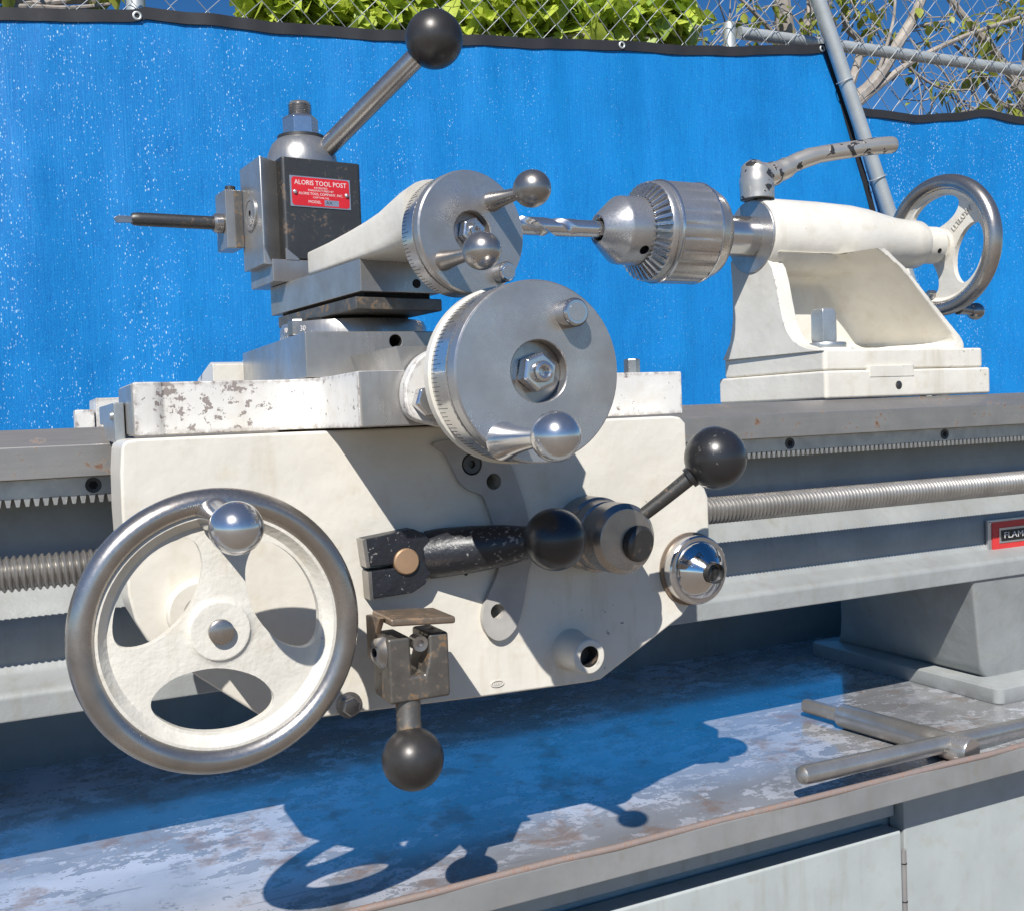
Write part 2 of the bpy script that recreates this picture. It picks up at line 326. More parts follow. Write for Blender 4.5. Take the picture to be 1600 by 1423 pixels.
def text(name, body, size, mat, parent, Mx, extrude=0.15, align='CENTER', xs=1.0):
    """flat lettering; Mx maps (x right, y up, z out) millimetres to scene millimetres"""
    cu = bpy.data.curves.new('t', 'FONT'); cu.body = body; cu.size = size; cu.extrude = extrude; cu.align_x = align; cu.align_y = 'CENTER'; cu.resolution_u = 2
    to = bpy.data.objects.new('t', cu); C.objects.link(to); bpy.context.view_layer.update()
    me = bpy.data.meshes.new_from_object(to.evaluated_get(bpy.context.evaluated_depsgraph_get())); bpy.data.objects.remove(to, do_unlink=True)
    org = ROOT[parent]
    for v in me.vertices: v.co = W(Mx @ Vector((v.co.x * xs, v.co.y, v.co.z))) - org
    return link(name, me, mat, parent)
def frame(o, x, y, z):
    m4 = Matrix((Vector(x), Vector(y), Vector(z))).transposed().to_4x4(); m4.translation = Vector(o); return m4
def crom(pts, n=8, closed=True):
    out = []; N = len(pts); P = [Vector(p) for p in pts]
    for i in range(N if closed else N - 1):
        if closed: a, b, c, d = P[i - 1], P[i], P[(i + 1) % N], P[(i + 2) % N]
        else: a, b, c, d = P[max(i - 1, 0)], P[i], P[i + 1], P[min(i + 2, N - 1)]
        for k in range(n):
            t = k / n; out.append(0.5 * ((2 * b) + (c - a) * t + (2 * a - 5 * b + 4 * c - d) * t * t + (3 * b - a - 3 * c + d) * t ** 3))
    if not closed: out.append(P[-1])
    return out
def circ(cx, cy, r, n=32): return [(cx + r * math.cos(2 * math.pi * i / n), cy + r * math.sin(2 * math.pi * i / n)) for i in range(n)]
FR = (0, -1, 0)                                                          # towards the operator

# ================================================================== ground
g = MB().add([(-60000, -60000, -1050), (60000, -60000, -1050), (60000, 60000, -1050), (-60000, 60000, -1050)], [(0, 1, 2, 3)])
structure('ground', g, 'ground', (0, 0, -1050))

# ================================================================== cabinet and chip tray
cb = thing('machine_cabinet', 'pale grey steel machine cabinet under the worn chip tray', 'cabinet', (300, 750, -1050))
part('body', MB().box(-500, 1250, 590, 930, -1048, -286), 'cab', cb, 1)
part('door', MB().box(-130, 584.5, 571.5, 588, -1000, -320), 'cab', cb, 2.0, 3)
part('front_panel', MB().box(588.5, 1200, 573, 588, -1000, -296), 'cab', cb, 1.5)
part('top_rail', MB().box(-500, 586, 580, 589.5, -312, -287), 'cab', cb, 1)
hg = part('hinge', MB().lathe([(0, 0), (2.3, 0), (2.3, 640), (0, 640)], (586.5, 572.5, -975), (0, 0, 1), 12), 'silver', cb)
for z in (-346, -375, -404): part('hinge_joint', MB().lathe([(2.0, 0), (2.6, .1), (2.6, .9), (2.0, 1)], (586.5, 572.5, z), (0, 0, 1), 12), 'ink', hg)
tr = thing('chip_tray', 'worn steel chip tray with flaking pale paint under the lathe bed', 'tray', (300, 560, -290))
part('pan', MB().box(-520, 1260, 546, 948, -276.5, -274), 'tray', tr)
part('front_lip', MB().box(-520, 1260, 542, 546.5, -284, -266), 'lipgrey', tr, 1.2)
part('lip_edge', MB().tube([(-520 + 40 * i, 544.2 + 0.5 * math.sin(i * 1.7), -265.6 + .25 * math.sin(i * 2.3)) for i in range(45)], 2.3, 10), 'lip', tr)
part('back_wall', MB().box(-520, 1260, 946, 949, -276, -224), 'lipgrey', tr, .6)

# ================================================================== lathe bed
bd = thing('lathe_bed', 'long grey lathe bed with leadscrew, toothed rack and steel way', 'lathe bed', (400, 760, -162))
prof = [(702, -26), (702, -64), (697, -82), (682, -99), (676.5, -114), (676.5, -134), (673, -139), (658, -145), (655, -148.5), (655, -162.5),
        (868, -162.5), (868, -148), (850, -138), (846, -60), (846, -12), (704, -12), (702, -20)]
part('casting', MB().prism(prof, 'X', -420, 1150), 'grey', bd, 1.5, 2)
part('front_way', MB().prism([(655, -7.2), (667, 3.0), (679, -7), (706, -7), (706, -11.6), (703, -25.6), (655, -25.6)], 'X', -420, 1150), 'way', bd, .6)
part('rear_way', MB().prism([(830, -11), (830, -7), (838, -7), (850, 3), (862, -7), (862, -25), (846.5, -25)], 'X', -420, 1150), 'way', bd, .6)
# rack
pitch = 5.0; pf = [(-420, -26.2)]
pts = [(-420, -36.6)]; x = -420
while x < 1145:
    pts += [(x + .7, -36.6), (x + 1.5, -41.4), (x + 3.4, -41.4), (x + 4.2, -36.6)]; x += pitch
pts += [(x, -36.6), (x, -26.2), (-420, -26.2)]
rk = MB(); xs = x
rk.box(-420, xs, 665, 680, -36.6, -26.2)
xx = -420
while xx < xs:
    a = [(xx + .7, -36.7), (xx + 1.6, -41.4), (xx + 3.4, -41.4), (xx + 4.3, -36.7)]; rk.prism(a, 'Y', 665, 680); xx += pitch
rko = part('rack', rk, 'rack', bd, smooth=False)
for x in (43.5, 568.9, 742.7, 905):
    sc = part('cap_screw', MB().lathe([(0, -1.5), (2.2, -1.5), (2.2, 0.2), (4.6, .5), (4.6, -1)], (x, 665, -31.2), FR, 24), 'oxide', rko)
    part('socket', MB().lathe([(0, .3), (2.6, .3), (2.4, .1)], (x, 664.9, -31.2), FR, 6), 'black', sc)
# leadscrew with a real helix
ls = MB(); P = 3.6; n = 20; x0 = -120; turns = 311; vs_ = []; fs = []; steps = [(0, 10.3), (.2, 10.0), (.4, 8.7), (.6, 8.4), (.8, 9.6)]
cols = [(k * P + a * P, r) for k in range(turns) for a, r in steps]
for xo, r in cols:
    for i in range(n):
        a = 2 * math.pi * i / n; vs_.append((x0 + xo + P * i / n, 640 - r * math.sin(a), -76.5 + r * math.cos(a)))
for k in range(len(cols) - 1):
    for i in range(n):
        if i < n - 1: fs.append((k * n + i, k * n + i + 1, (k + 1) * n + i + 1, (k + 1) * n + i))
        else:
            j = k + len(steps)
            if j + 1 < len(cols): fs.append((k * n + i, j * n, (j + 1) * n, (k + 1) * n + i))
# seam: the last column joins the first one a full turn later
ls.add(vs_, fs); part('leadscrew', ls, 'screw', bd)
part('screw_bracket', MB().prism([(624, -62), (656, -56), (706, -56), (706, -100), (656, -98), (624, -92)], 'X', 990, 1016), 'grey', bd, 2, 3)
# pedestal foot
def sec(z, x0, y0, y1, rr=10):
    o = []
    for cx, cy, a0 in ((x0 + rr, y0 + rr, 180), (1150, y0 + rr, 270), (1150, y1 - rr, 0), (x0 + rr, y1 - rr, 90)):
        for k in range(5):
            a = R(a0 + 90 * k / 4); e = rr if cx < 1000 else 1
            o.append((cx + e * math.cos(a), cy + e * math.sin(a), z))
    return o
ft = part('foot', MB().loft([sec(-162.2, 764, 657, 829, 3), sec(-200, 777, 665, 838, 3), sec(-228, 787, 671.5, 848, 3), sec(-246, 794, 676, 857, 3), sec(-254, 798, 678, 864, 4), sec(-259.6, 805, 679, 874, 5)]), 'grey', bd)
part('foot_plate', MB().loft([sec(-274.3, 781, 646, 888, 8), sec(-273, 780, 645, 889, 8), sec(-260.5, 780, 645, 889, 8), sec(-259, 782, 647, 887, 8)]), 'grey', ft)
# badge
bp = part('badge', MB().box(803, 884, 672, 675.5, -143, -112.5), 'silver', bd, .8)
part('badge_border', MB().box(807.5, 880, 671.2, 672.5, -140.8, -114.6), 'badgered', bp)
part('badge_field', MB().box(816, 876, 670.7, 671.6, -134.5, -120.5), 'silver', bp)
part('badge_band', MB().box(818.5, 874, 670.2, 671.0, -132.6, -122.6), 'ink', bp)
text('lettering', 'FLAME', 8.2, 'print', bp, frame((821, 670.1, -127.6), (1, 0, 0), (0, 0, 1), (0, -1, 0)), align='LEFT', xs=1.35)
for z in (-115, -140.5): part('rivet', MB().ball((805.2, 671.8, z), 1.2, 12), 'silver', bp)

# ================================================================== handwheel builder
def handwheel(name, parent, T, R0, minor, wash, rot, webmat='cream_clean', pinr=5.6):
    """T: wheel frame, x right, y up, z towards the viewer; web disc near z=0"""
    k = R0 / 63.0; cut = []
    kid = [(-26, 29), (-17, 20.5), (0, 16.6), (17, 20.5), (26, 29), (24.5, 36.5), (13.5, 43), (0, 45), (-13.5, 43), (-24.5, 36.5)]
    for j in range(3):
        a = R(rot + 120 * j); c, s_ = math.cos(a), math.sin(a)
        poly = [((p.x * c + p.y * s_) * k, (p.x * s_ - p.y * c) * k) for p in crom([(x, y, 0) for x, y in kid], 5)]
        cut.append(MB(T).prism(poly, 'Z', -30, 30))
    web = [(0, -5.5), (13 * k, -5.5), (16 * k, -3.5), (47 * k, -4), (50 * k, -5.5), (54.5 * k, -5), (54.5 * k, 5.5), (50.5 * k, 5.8), (48.6 * k, 3.2), (46.5 * k, 1.2), (16 * k, 2.2), (13.6 * k, 3.0), (12.8 * k, 4.0), (11.9 * k, 4.2), (0, 4.2)]
    o = T.to_translation(); ax = (T.to_3x3() @ Vector((0, 0, 1)))
    wl = part(name, MB().lathe(web, o, ax, 72), webmat, parent, 1.3 * k, 3, 40, cut=cut)
    prof_ = []
    for i in range(20):
        a = 2 * math.pi * i / 20; prof_.append((R0 - minor + minor * math.cos(a), 2.0 + minor * 1.12 * math.sin(a)))
    prof_.append(prof_[0])
    part('rim', MB().lathe(prof_, o, ax, 96), 'rim', wl)
    part('shaft_end', MB().lathe([(0, 7.5), (pinr * .8, 7.5), (pinr, 6.8), (pinr, -6), (0, -6)], o, ax, 32), 'rustplate' if False else 'rim', wl)
    return wl
def ballhandle(name, parent, base, tip, r0, r1, rb, mat, bmat=None, sq=1.05):
    base, tip = Vector(base), Vector(tip); d = (tip - base); Ln = d.length; ax = d.normalized()
    pr = [(0, 0), (r0 * 1.02, 0), (r0, 1.2)]
    for k in range(1, 9):
        t = k / 8; pr.append((r0 + (r1 - r0) * math.sin(t * math.pi / 2) ** .8, 1.2 + (Ln - rb * .93 * sq - 1.2) * t))
    a0 = math.asin(min(1, r1 / rb)); n = 14
    for k in range(n + 1):
        a = a0 + (math.pi - a0) * k / n; pr.append((rb * math.sin(a) if k < n else 0, Ln - rb * sq * math.cos(a)))
    return part(name, MB().lathe(pr, base, ax, 40), mat, parent)
def hexnut(name, parent, c, ax, r, h, mat, ph=0.0, hole=None, dome=0.0):
    pr = [(0, 0), (r * .93, 0), (r, h * .08), (r, h * .86), (r * .86, h), (0, h + dome)]
    if hole: pr = pr[:-1] + [(hole, h), (hole, h * .4), (0, h * .4)]
    return part(name, MB().lathe(pr, c, ax, 6, ph=ph), mat, parent, .35, 2, 25)

# ================================================================== carriage: saddle, apron and its controls
cg = thing('carriage', 'cream lathe carriage with apron, large handwheel and black ball levers', 'lathe carriage', (220, 600, -160))
fil = lambda pts: [(p.x, p.y) for p in pts]
sad = [(57, 554), (66, 554), (69.5, 556), (72, 558.5), (126, 558.5), (136, 557), (144, 552), (149, 544), (151, 532), (151, 481), (263, 481), (263, 532), (265, 544), (270, 552), (278, 557), (288, 558.5),
       (391, 558.5), (391, 625), (300, 625), (285, 640), (285, 790), (300, 802), (391, 802), (391, 868), (57, 868), (57, 802), (140, 802), (152, 790), (152, 640), (140, 625), (57, 625)]
sd = part('saddle', MB().prism(sad, 'Z', -3, 24), 'flaked', cg, .9, 2)
part('machined_pad', MB().box(151.5, 262.5, 478.6, 482, -2.6, 23.6), 'steel', sd, .4)
part('end_face', MB().box(56.2, 58, 556.5, 622, -2, 23), 'steel', sd, .3)
part('dovetail', MB().prism([(174.7, 23), (170.6, 35.7), (263.4, 35.7), (259.3, 23)], 'Y', 480.9, 866), 'steel', sd, .4)
wp = part('way_wiper', MB().prism([(588, -6.4), (598, -6.4), (650, -5), (660, 4), (684, 4), (684, 14.9), (588, 14.9)], 'X', 50.3, 55.6), 'zinc', cg, .7)
part('screw', MB().lathe([(0, 1.8), (1.9, 1.5), (2.6, 0), (2.6, -2)], (50.3, 594, 8), (-1, 0, 0), 20), 'zinc', wp)
part('rear_wiper', MB().box(43, 56, 806, 826, -5, 16), 'flaked', cg, .8)
part('cap_bolt', MB().lathe([(0, 0), (5.5, 0), (5.5, 10), (5, 10.6), (0, 10.6)], (380, 600, 24.2), (0, 0, 1), 6), 'rim', cg, .4)
# apron
apr = [(49, -7.5), (47.8, -20), (47.4, -40), (48.3, -80), (51, -93), (56, -103.4), (80, -125.5), (110, -150), (120, -155.3), (161.6, -156.2), (237, -159), (306, -160.6), (313, -160), (372.6, -129), (390, -110), (394.6, -98), (395.6, -77.7), (395.6, -56), (393, -50), (386, -44), (381, -37), (380.3, -25), (380.3, -9), (376, -5), (370, -4.2), (165, -4.2), (56, -4.2), (51, -5)]
part('apron', MB().prism(apr, 'Y', 540, 596), 'cream', cg, 4.0, 4, 30,
     cut=[MB().lathe([(0, -2), (4.6, -2), (4.6, 30), (0, 30)], (245.4, 538, -36.6), (0, 1, 0), 28), MB().lathe([(0, -2), (4.4, -2), (4.4, 30), (0, 30)], (244.6, 538, -110.5), (0, 1, 0), 28)])
padpts = [(211, -12.8), (216, -19), (219.8, -26), (225, -36.4), (231, -41), (237.2, -43.6), (240, -48), (242.5, -55.6), (247, -70), (248, -80), (245, -90), (239, -101), (236, -108), (235.2, -116), (238, -123), (244, -127), (251, -125.5), (257, -119), (261, -108), (264.5, -92.4), (268.5, -80), (268, -68), (265.8, -57), (262.4, -44.3), (256, -26), (250, -13)]
pad = part('lug_shade_pad', MB().prism([(p.x, p.y) for p in crom([(a, b, 0) for a, b in padpts], 3)], 'Y', 536.2, 541.5), 'pad', cg, 0.8, 2, 40,  # lower part is the lug; upper part paints a recess in shadow
           cut=[MB().lathe([(0, -6), (4.6, -6), (4.6, 10), (0, 10)], (245.4, 538, -36.6), (0, 1, 0), 28), MB().lathe([(0, -6), (4.4, -6), (4.4, 10), (0, 10)], (244.6, 538, -110.5), (0, 1, 0), 28),
                MB().lathe([(0, -6), (6.2, -6), (6.2, 2), (0, 2)], (232.4, 538, -26.2), (0, 1, 0), 28)])
part('plug', MB().lathe([(0, 1), (2.2, 1), (2.2, 3.4), (5.2, 3.6), (5.4, 3.2), (5.4, 0)], (232.4, 540.2, -26.2), FR, 28), 'oxide', pad)
part('hole_lining', MB().lathe([(4.5, 0), (4.5, 24), (0, 24)], (244.6, 540.5, -110.5), (0, 1, 0), 24), 'darkrust', pad)
part('hole_lining', MB().lathe([(4.7, 0), (4.7, 24), (0, 24)], (245.4, 540.5, -36.6), (0, 1, 0), 24), 'black', pad)  # dark sleeve painting the shade inside the hole
for x, z in ((229, -94), (231.5, -95.5)): part('pin_hole', MB().lathe([(0, 0), (1.2, 0), (1.2, .2)], (x - 4, 539.9, z + 8), FR, 12), 'black', cg)
# emblem stamp on the apron's foot
em = part('stamp', MB().prism([(244 + 4.3 * math.cos(a * .2618), -152.4 + 1.9 * math.sin(a * .2618)) for a in range(24)], 'Y', 539.7, 540.5), 'pad', cg)
part('stamp_border', MB(Matrix.Translation((244, 539.8, -152.4)) @ Matrix.Diagonal((1, 1, .44, 1))).lathe([(4.2, 0), (4.2, .5), (3.7, .5), (3.7, 0)], (0, 0, 0), FR, 24), 'cream', em)
for k in range(5): part('stamp_relief', MB().box(241.6 + k * 1.1, 242.2 + k * 1.1, 539.5, 540, -153.2 + .2 * (k % 2), -151.7), 'cream', em)
# big handwheel
Th = Matrix.Translation((81.0, 482, -91.3)) @ Matrix.Rotation(R(90), 4, 'X')
hw = handwheel('handwheel', cg, Th, 64.4, 6.2, 0, -7)
ballhandle('handle', hw, (80.6, 476, -38.4), (82.2, 436, -41.6), 7.8, 5.7, 11.2, 'bright')
part('shaft', MB().lathe([(0, 0), (8, 0), (8, 50), (0, 50)], (81, 484, -91.3), (0, 1, 0), 32), 'rim', hw)
part('shaft_boss', MB().lathe([(0, 0), (14.5, 0), (15.5, 1), (16, 8), (17.5, 10), (0, 10)], (81, 533, -91.3), (0, 1, 0), 48), 'cream', cg)
bt = hexnut('drain_bolt', cg, (156.6, 540.5, -151.0), FR, 5.2, 7, 'rim', .3)
part('washer', MB().lathe([(0, 0), (7, 0), (7, 1.4), (0, 1.4)], (156.6, 540.6, -151.0), FR, 32), 'rim', bt)
# black clamp lever
lv = part('clamp_lever', MB().prism([(165.3, -61.9), (193.9, -58.7), (201.4, -62.5), (205.2, -70), (204.6, -80.8), (199.2, -89.4), (191.7, -93.3), (168, -94.2), (167.6, -79.1), (186.3, -78.6), (186.3, -76.7), (166.9, -77.1)], 'Y', 529.6, 545), 'blackpaint', cg, 1.0, 2)
part('block_end', MB().prism([(164.7, -62.1), (166.9, -61.8), (168.4, -77), (166.3, -77.1)], 'Y', 529.1, 541).prism([(167, -79.2), (169.1, -79.1), (169.5, -94.3), (167.5, -94.5)], 'Y', 529.1, 541), 'rim', lv, .3)
part('pin', MB().lathe([(0, 1.0), (6.4, .8), (7.1, 0), (7.1, -4)], (188.6, 528.4, -75.7), FR, 32), 'brass', lv)
part('arm', MB().tube([(205.5, 540, -74.8), (213.0, 535.8, -73.8), (226.4, 527.6, -72.4), (241.7, 517.3, -70.6), (249.9, 506.1, -68.8), (253.9, 498.5, -67.7)], [13.4, 13.6, 13.0, 11.3, 8.9, 8.2], 28), 'blackpaint', lv)
part('ball', MB().ball((257.4, 487.8, -66.1), 16.7, 48), 'ball', lv)
# engage knob with its ball lever
kb = part('selector_knob', MB().lathe([(0, 0), (17.0, 0), (20, 3.2), (20, 17), (18.6, 17.8), (18.6, 20), (20, 20.8), (20.4, 29), (22, 30.5), (22, 47), (0, 47)], (306.5, 495, -71), (0, 1, 0), 56), 'rim', cg, .25, 2, 30)
part('facet', MB().lathe([(0, 3.4), (8.6, 3.4), (10.2, 1.8), (10.2, -2)], (314, 495, -74), (.25, -1, -.12), 40), 'oxide', kb, .2, 2, 30)
part('lever_stem', MB().tube([(322, 500, -58), (331, 494, -50), (347.5, 482.6, -34.5)], [3.9, 4.1, 4.5], 20), 'oxide', kb)
part('ferrule', MB().tube([(342.5, 485.6, -39), (346.5, 483, -35.6)], [6.0, 6.4], 24), 'ball', kb)
part('ball', MB().ball((355.7, 478, -28), 17.5, 48), 'ball', kb)
# chrome knob
KX, KY, KZ = 379.6, 517.0, -99.6
ck = part('chrome_knob', MB().lathe([(0, 2), (4.4, 2), (5.0, 0), (6.8, 0), (12, 4.6), (16.6, 9.6), (17.9, 12), (18.2, 14), (18.2, 24), (0, 24)], (KX, KY, KZ), (0, 1, 0), 64), 'chrome', cg)
part('flange', MB().lathe([(0, 0), (20.4, 0), (21.4, 1.0), (21.4, 12), (0, 12)], (KX, KY + 13, KZ), (0, 1, 0), 56), 'bright', ck)
part('rusty_ring', MB().lathe([(21, 0), (22.8, .4), (22.8, 2.6), (21, 2.8)], (KX, KY + 21, KZ), (0, 1, 0), 56), 'rustplate', ck)
part('centre_screw', MB().lathe([(0, 0.4), (4.4, 0.4), (5.8, -.6), (6.2, 1), (6.2, 4)], (KX, KY, KZ), FR, 32), 'oxide', ck)
part('slot', MB(Matrix.Translation((KX, KY - .6, KZ)) @ Matrix.Rotation(R(12), 4, 'Y')).box(-.7, .7, -.3, .4, -3, 3), 'black', ck)
for a0 in (118, 40):
    a = R(a0); c0 = Vector((KX + 11.8 * math.cos(a), KY + 4.7, KZ + 11.8 * math.sin(a))); rd = Vector((math.cos(a), 0, math.sin(a)))
    nrm = (rd * .7 + Vector((0, -.72, 0))).normalized(); tg = Vector((math.sin(a), 0, -math.cos(a)))
    part('mark', MB(frame(c0, tg, nrm.cross(tg), nrm)).box(-3.4, -2.6, -2, 2, -.2, .5).box(-1, 1.6, 1.2, 2, -.2, .5).box(.8, 1.6, -2, 2, -.2, .5).box(-1, 1.6, -.4, .4, -.2, .5), 'rim', ck)
# threaded boss
part('tapped_boss', MB().lathe([(0, 12), (6.2, 12), (6.2, 0), (9.4, 0), (10.2, .8), (11, 20), (13.2, 24.5), (0, 24.5)], (292.5, 517, -139.2), (0, 1, 0), 48), 'cream', cg, .3)
part('thread_lining', MB().lathe([(6.0, .8), (6.0, 11.6), (0, 11.8)], (292.5, 517, -139.2), (0, 1, 0), 32), 'oxide', cg)
# rusty half-nut clevis lever
cl = part('clevis', MB().box(163.5, 196, 491, 516, -141, -108), 'darkrust', cg, 1.6, 3, cut=[MB().prism([(175.5, -128), (175.5, -90), (185.2, -90), (185.2, -119), (182.5, -128.5)], 'Y', 470, 530)])
part('top_plate', MB().prism([(163.6, -97), (197.8, -99.4), (197.8, -103.2), (163.6, -100.8)], 'Y', 485, 515), 'rustplate', cl, 1.2, 3)
part('plate_fold', MB().prism([(492, -97.5), (499, -97), (515, -99), (515, -121), (509, -121), (498, -104)], 'X', 160.2, 163.2), 'rustplate', cl, .6)
part('pivot_screw', MB().lathe([(0, 1.5), (2.2, 1.5), (2.2, 4.2), (5.4, 3.4), (8.8, 0), (8.8, -2)], (162.8, 500, -115.5), (-1, -.25, 0), 36), 'rim', cl, .4)
part('pivot_socket', MB().lathe([(0, 1.7), (2.3, 1.7), (2.2, 1.0)], (162.3, 499.6, -115.5), (-1, -.25, 0), 6), 'black', cl)
part('set_screw', MB().lathe([(0, 0), (1.9, 0), (1.9, 2), (4.0, 2.2), (4.0, -6)], (181, 494, -112.5), FR, 28), 'rim', cl)
part('stem', MB().lathe([(0, -4), (7.2, -4), (6.4, 6), (6.2, 14), (6.6, 23), (0, 23)], (175.5, 499, -137.5), (-.07, -.2, -1), 32), 'darkrust', cl)
part('ball', MB().ball((173.6, 490, -169.3), 15.6, 48), 'ballmatt', cl)

# ================================================================== graduated dial builder
def dial(parent, c, ax, r, t_face, t_knurl, t_back, marks, name='dial', facemat='dial'):
    """c: centre of the front face; ax: outward axis. Returns the face part."""
    ax = Vector(ax).normalized(); c = Vector(c)
    k = r / 41.5; rc = 14.2 * k
    f = part(name, MB().lathe([(0, -7 * k), (rc, -7 * k), (rc, -.5), (rc + .5, 0), (r - .8, 0), (r, -.9), (r, -t_face), (r - 1.2, -t_face - .4), (r - 1.2, -t_face - 1.4), (0, -t_face - 1.4)], c, ax, 96), facemat, parent)
    nk = 150
    part('knurled_ring', MB().lathe([(r - 1.4, -t_face - 1.2), (r - .2, -t_face - 1.3), (r - .2, -t_face - t_knurl), (r - 1.4, -t_face - t_knurl - .1)], c, ax, nk, rfun=lambda q, i: 1 + (.009 if (i + q) % 2 else 0)), 'dial', f, smooth=False)
    b0 = t_face + t_knurl + .3
    part('graduated_ring', MB().lathe([(0, -b0), (r - .7, -b0), (r - .3, -b0 - .4), (r - .3, -t_back), (0, -t_back)], c, ax, 96), 'bright', f)
    h = Vector((0, 0, 1)); u = h.cross(ax).normalized(); v = ax.cross(u); mk = MB()
    for i in range(marks):
        a = 2 * math.pi * i / marks; rd = u * math.cos(a) + v * math.sin(a); tg = ax.cross(rd); Ln = (t_back - b0) * (.62 if i % 10 == 0 else .5 if i % 5 == 0 else .36)
        p = c - ax * (t_back - .2) + rd * (r - .28)
        mk.add([p - tg * .13, p + tg * .13, p + tg * .13 + ax * Ln, p - tg * .13 + ax * Ln, p - tg * .13 + rd * .06, p + tg * .13 + rd * .06, p + tg * .13 + ax * Ln + rd * .06, p - tg * .13 + ax * Ln + rd * .06],
               [(4, 5, 6, 7), (0, 1, 5, 4), (1, 2, 6, 5), (2, 3, 7, 6), (3, 0, 4, 7)])
    part('graduation_marks', mk, 'ink', f, smooth=False)
    return f, u, v
def knurled_knob(parent, c, ax, r, h):
    n = 72; o = part('knurled_knob', MB().lathe([(0, -1), (r, -1), (r, h * .82)], c, ax, n, rfun=lambda q, i: 1 + (.045 if (i + q) % 2 else 0)).lathe([(r, h * .80), (r * .99, h * .84), (r * .84, h), (0, h)], c, ax, 48), 'bright', parent)
    part('cap', MB().lathe([(0, h + .12), (r * .66, h + .1), (r * .68, h - .2)], c, ax, 40), 'dial', o); return o

# ================================================================== cross slide with its feed dial
cs = thing('cross_slide', 'machined steel cross slide with large round feed dial and ball handle', 'cross slide', (217, 600, 24))
part('slide', MB().box(146, 288, 556, 722, 24.6, 49.5), 'steel', cs, .8, 2, cut=[MB().lathe([(0, -2), (3.6, -2), (3.6, 16), (0, 16)], (197.5, 556, 44), (0, 1, 0), 24)])
part('slide_hole', MB().lathe([(3.55, .5), (3.5, 15.5), (0, 15.6)], (197.5, 556, 44), (0, 1, 0), 24), 'black', cs)
part('rear_guard', MB().prism([(735, 24.5), (735, 43), (745, 45), (800, 36), (800, 24.5)], 'X', 128, 160), 'cream', cs, 1)
# feed-screw bracket: cream bush with bolted ears
br = part('feed_bracket', MB().lathe([(0, 0), (40.9, 0), (42.4, 1.2), (42.4, 6.5), (36, 9), (24, 14), (22, 30), (0, 30)], (217.4, 449.6, 19.4), (0, 1, 0), 72), 'cream', cs)
for sg in (-1, 1):
    cxx = 217.4 + sg * 36
    e = part('ear', MB().prism([(p.x, p.y) for p in crom([(cxx - 11 * sg, 19 + 12, 0), (cxx + 2 * sg, 19 + 11, 0), (cxx + 10.5 * sg, 17, 0), (cxx + 9.5 * sg, 3, 0), (cxx, -2.2, 0), (cxx - 14 * sg, -1.6, 0)], 6)], 'Y', 470, 478.9), 'flaked', br, 1.5, 3)
    hexnut('bolt', br, (cxx - .5, 470.5, 8.6), FR, 7.6, 7, 'bright', .2, dome=.6)
dc, du, dv = dial(cs, (217.4, 421, 19.4), FR, 41.5, 8.2, 2.6, 28.8, 125, 'feed_dial', 'dial_feed')
part('recess_floor', MB().lathe([(0, 0), (14, 0), (14, .3)], (217.4, 427.8, 19.4), FR, 40), 'rim', dc)
hexnut('nut', dc, (217.8, 427.6, 19.2), FR, 9.2, 7.6, 'bright', .35)
part('spindle_end', MB().lathe([(0, 4), (2.2, 4), (2.4, 11), (3.2, 11.4), (4.5, 11), (4.9, 10), (4.9, 0)], (217.8, 427.6, 19.2), FR, 36), 'bright', dc)
part('spindle_hole', MB().lathe([(0, 5), (2.15, 5), (2.15, 6)], (217.8, 427.4, 19.2), FR, 20), 'black', dc)
ballhandle('handle', dc, (198.6, 421.5, -11.2), (199.4, 374, -9.1), 8.6, 4.0, 10.4, 'bright', sq=1.04)
knurled_knob(dc, (233.0, 421, 45.4), FR, 6.3, 9.2)

# ================================================================== compound rest
th = R(8.0); bk = Vector((-math.sin(th), math.cos(th), 0)); rt = Vector((math.cos(th), math.sin(th), 0))
def TC(o): return frame(o, rt, bk, (0, 0, 1))
T8 = TC((203.5, 560, 0))
cr = thing('compound_rest', 'steel compound rest with cream nose and graduated two-handled dial', 'compound rest', (195, 630, 49.6))
part('swivel_disc', MB().lathe([(0, 0), (45, 0), (45, 7), (43.5, 10.2), (0, 10.2)], (196, 628, 49.7), (0, 0, 1), 80), 'steel', cr)
sw = MB()
for i in range(37):
    a = R(180 - 60 + i * 4); Ln = 3.6 if i % 5 == 0 else 2.2
    Tm = frame((196 + 44.9 * math.cos(a), 628 + 44.9 * math.sin(a), 50.2), (-math.sin(a), math.cos(a), 0), (0, 0, 1), (math.cos(a), math.sin(a), 0)); s_ = MB(Tm).box(-.16, .16, 0, Ln, 0, .12)
    sw.v += s_.v; sw.f += [tuple(i_ + len(sw.v) - 8 for i_ in f) for f in s_.f]
part('degree_marks', sw, 'print', cr, smooth=False)
for num, dg_ in (('10', 190), ('20', 201), ('30', 212)):
    a = R(dg_); text('degree_number', num, 4.6, 'print', cr, frame((196 + 45.1 * math.cos(a), 628 + 45.1 * math.sin(a), 55.4), (-math.sin(a), math.cos(a), 0), (0, 0, 1), (math.cos(a), math.sin(a), 0)))
hexnut('clamp_bolt', cr, (157.5, 614, 52), (0, 0, 1), 6.0, 10, 'rim', .2)
part('base', MB(T8).box(-27.5, 27.5, 2, 118, 62, 69), 'darkrust', cr, .8)
part('slide', MB(T8).box(-25, 25, 0, 136, 71.6, 90), 'steel', cr, .7, 2)
part('front_hole', MB(T8).lathe([(0, .25), (2.6, .25), (2.6, -.5)], (10, 0, 77), FR, 20), 'black', cr)
part('gib_gap_shade', MB(T8).box(-21, 21, 5, 126, 68.8, 72), 'black', cr)  # coloured black to paint the shade in the gap under the slide
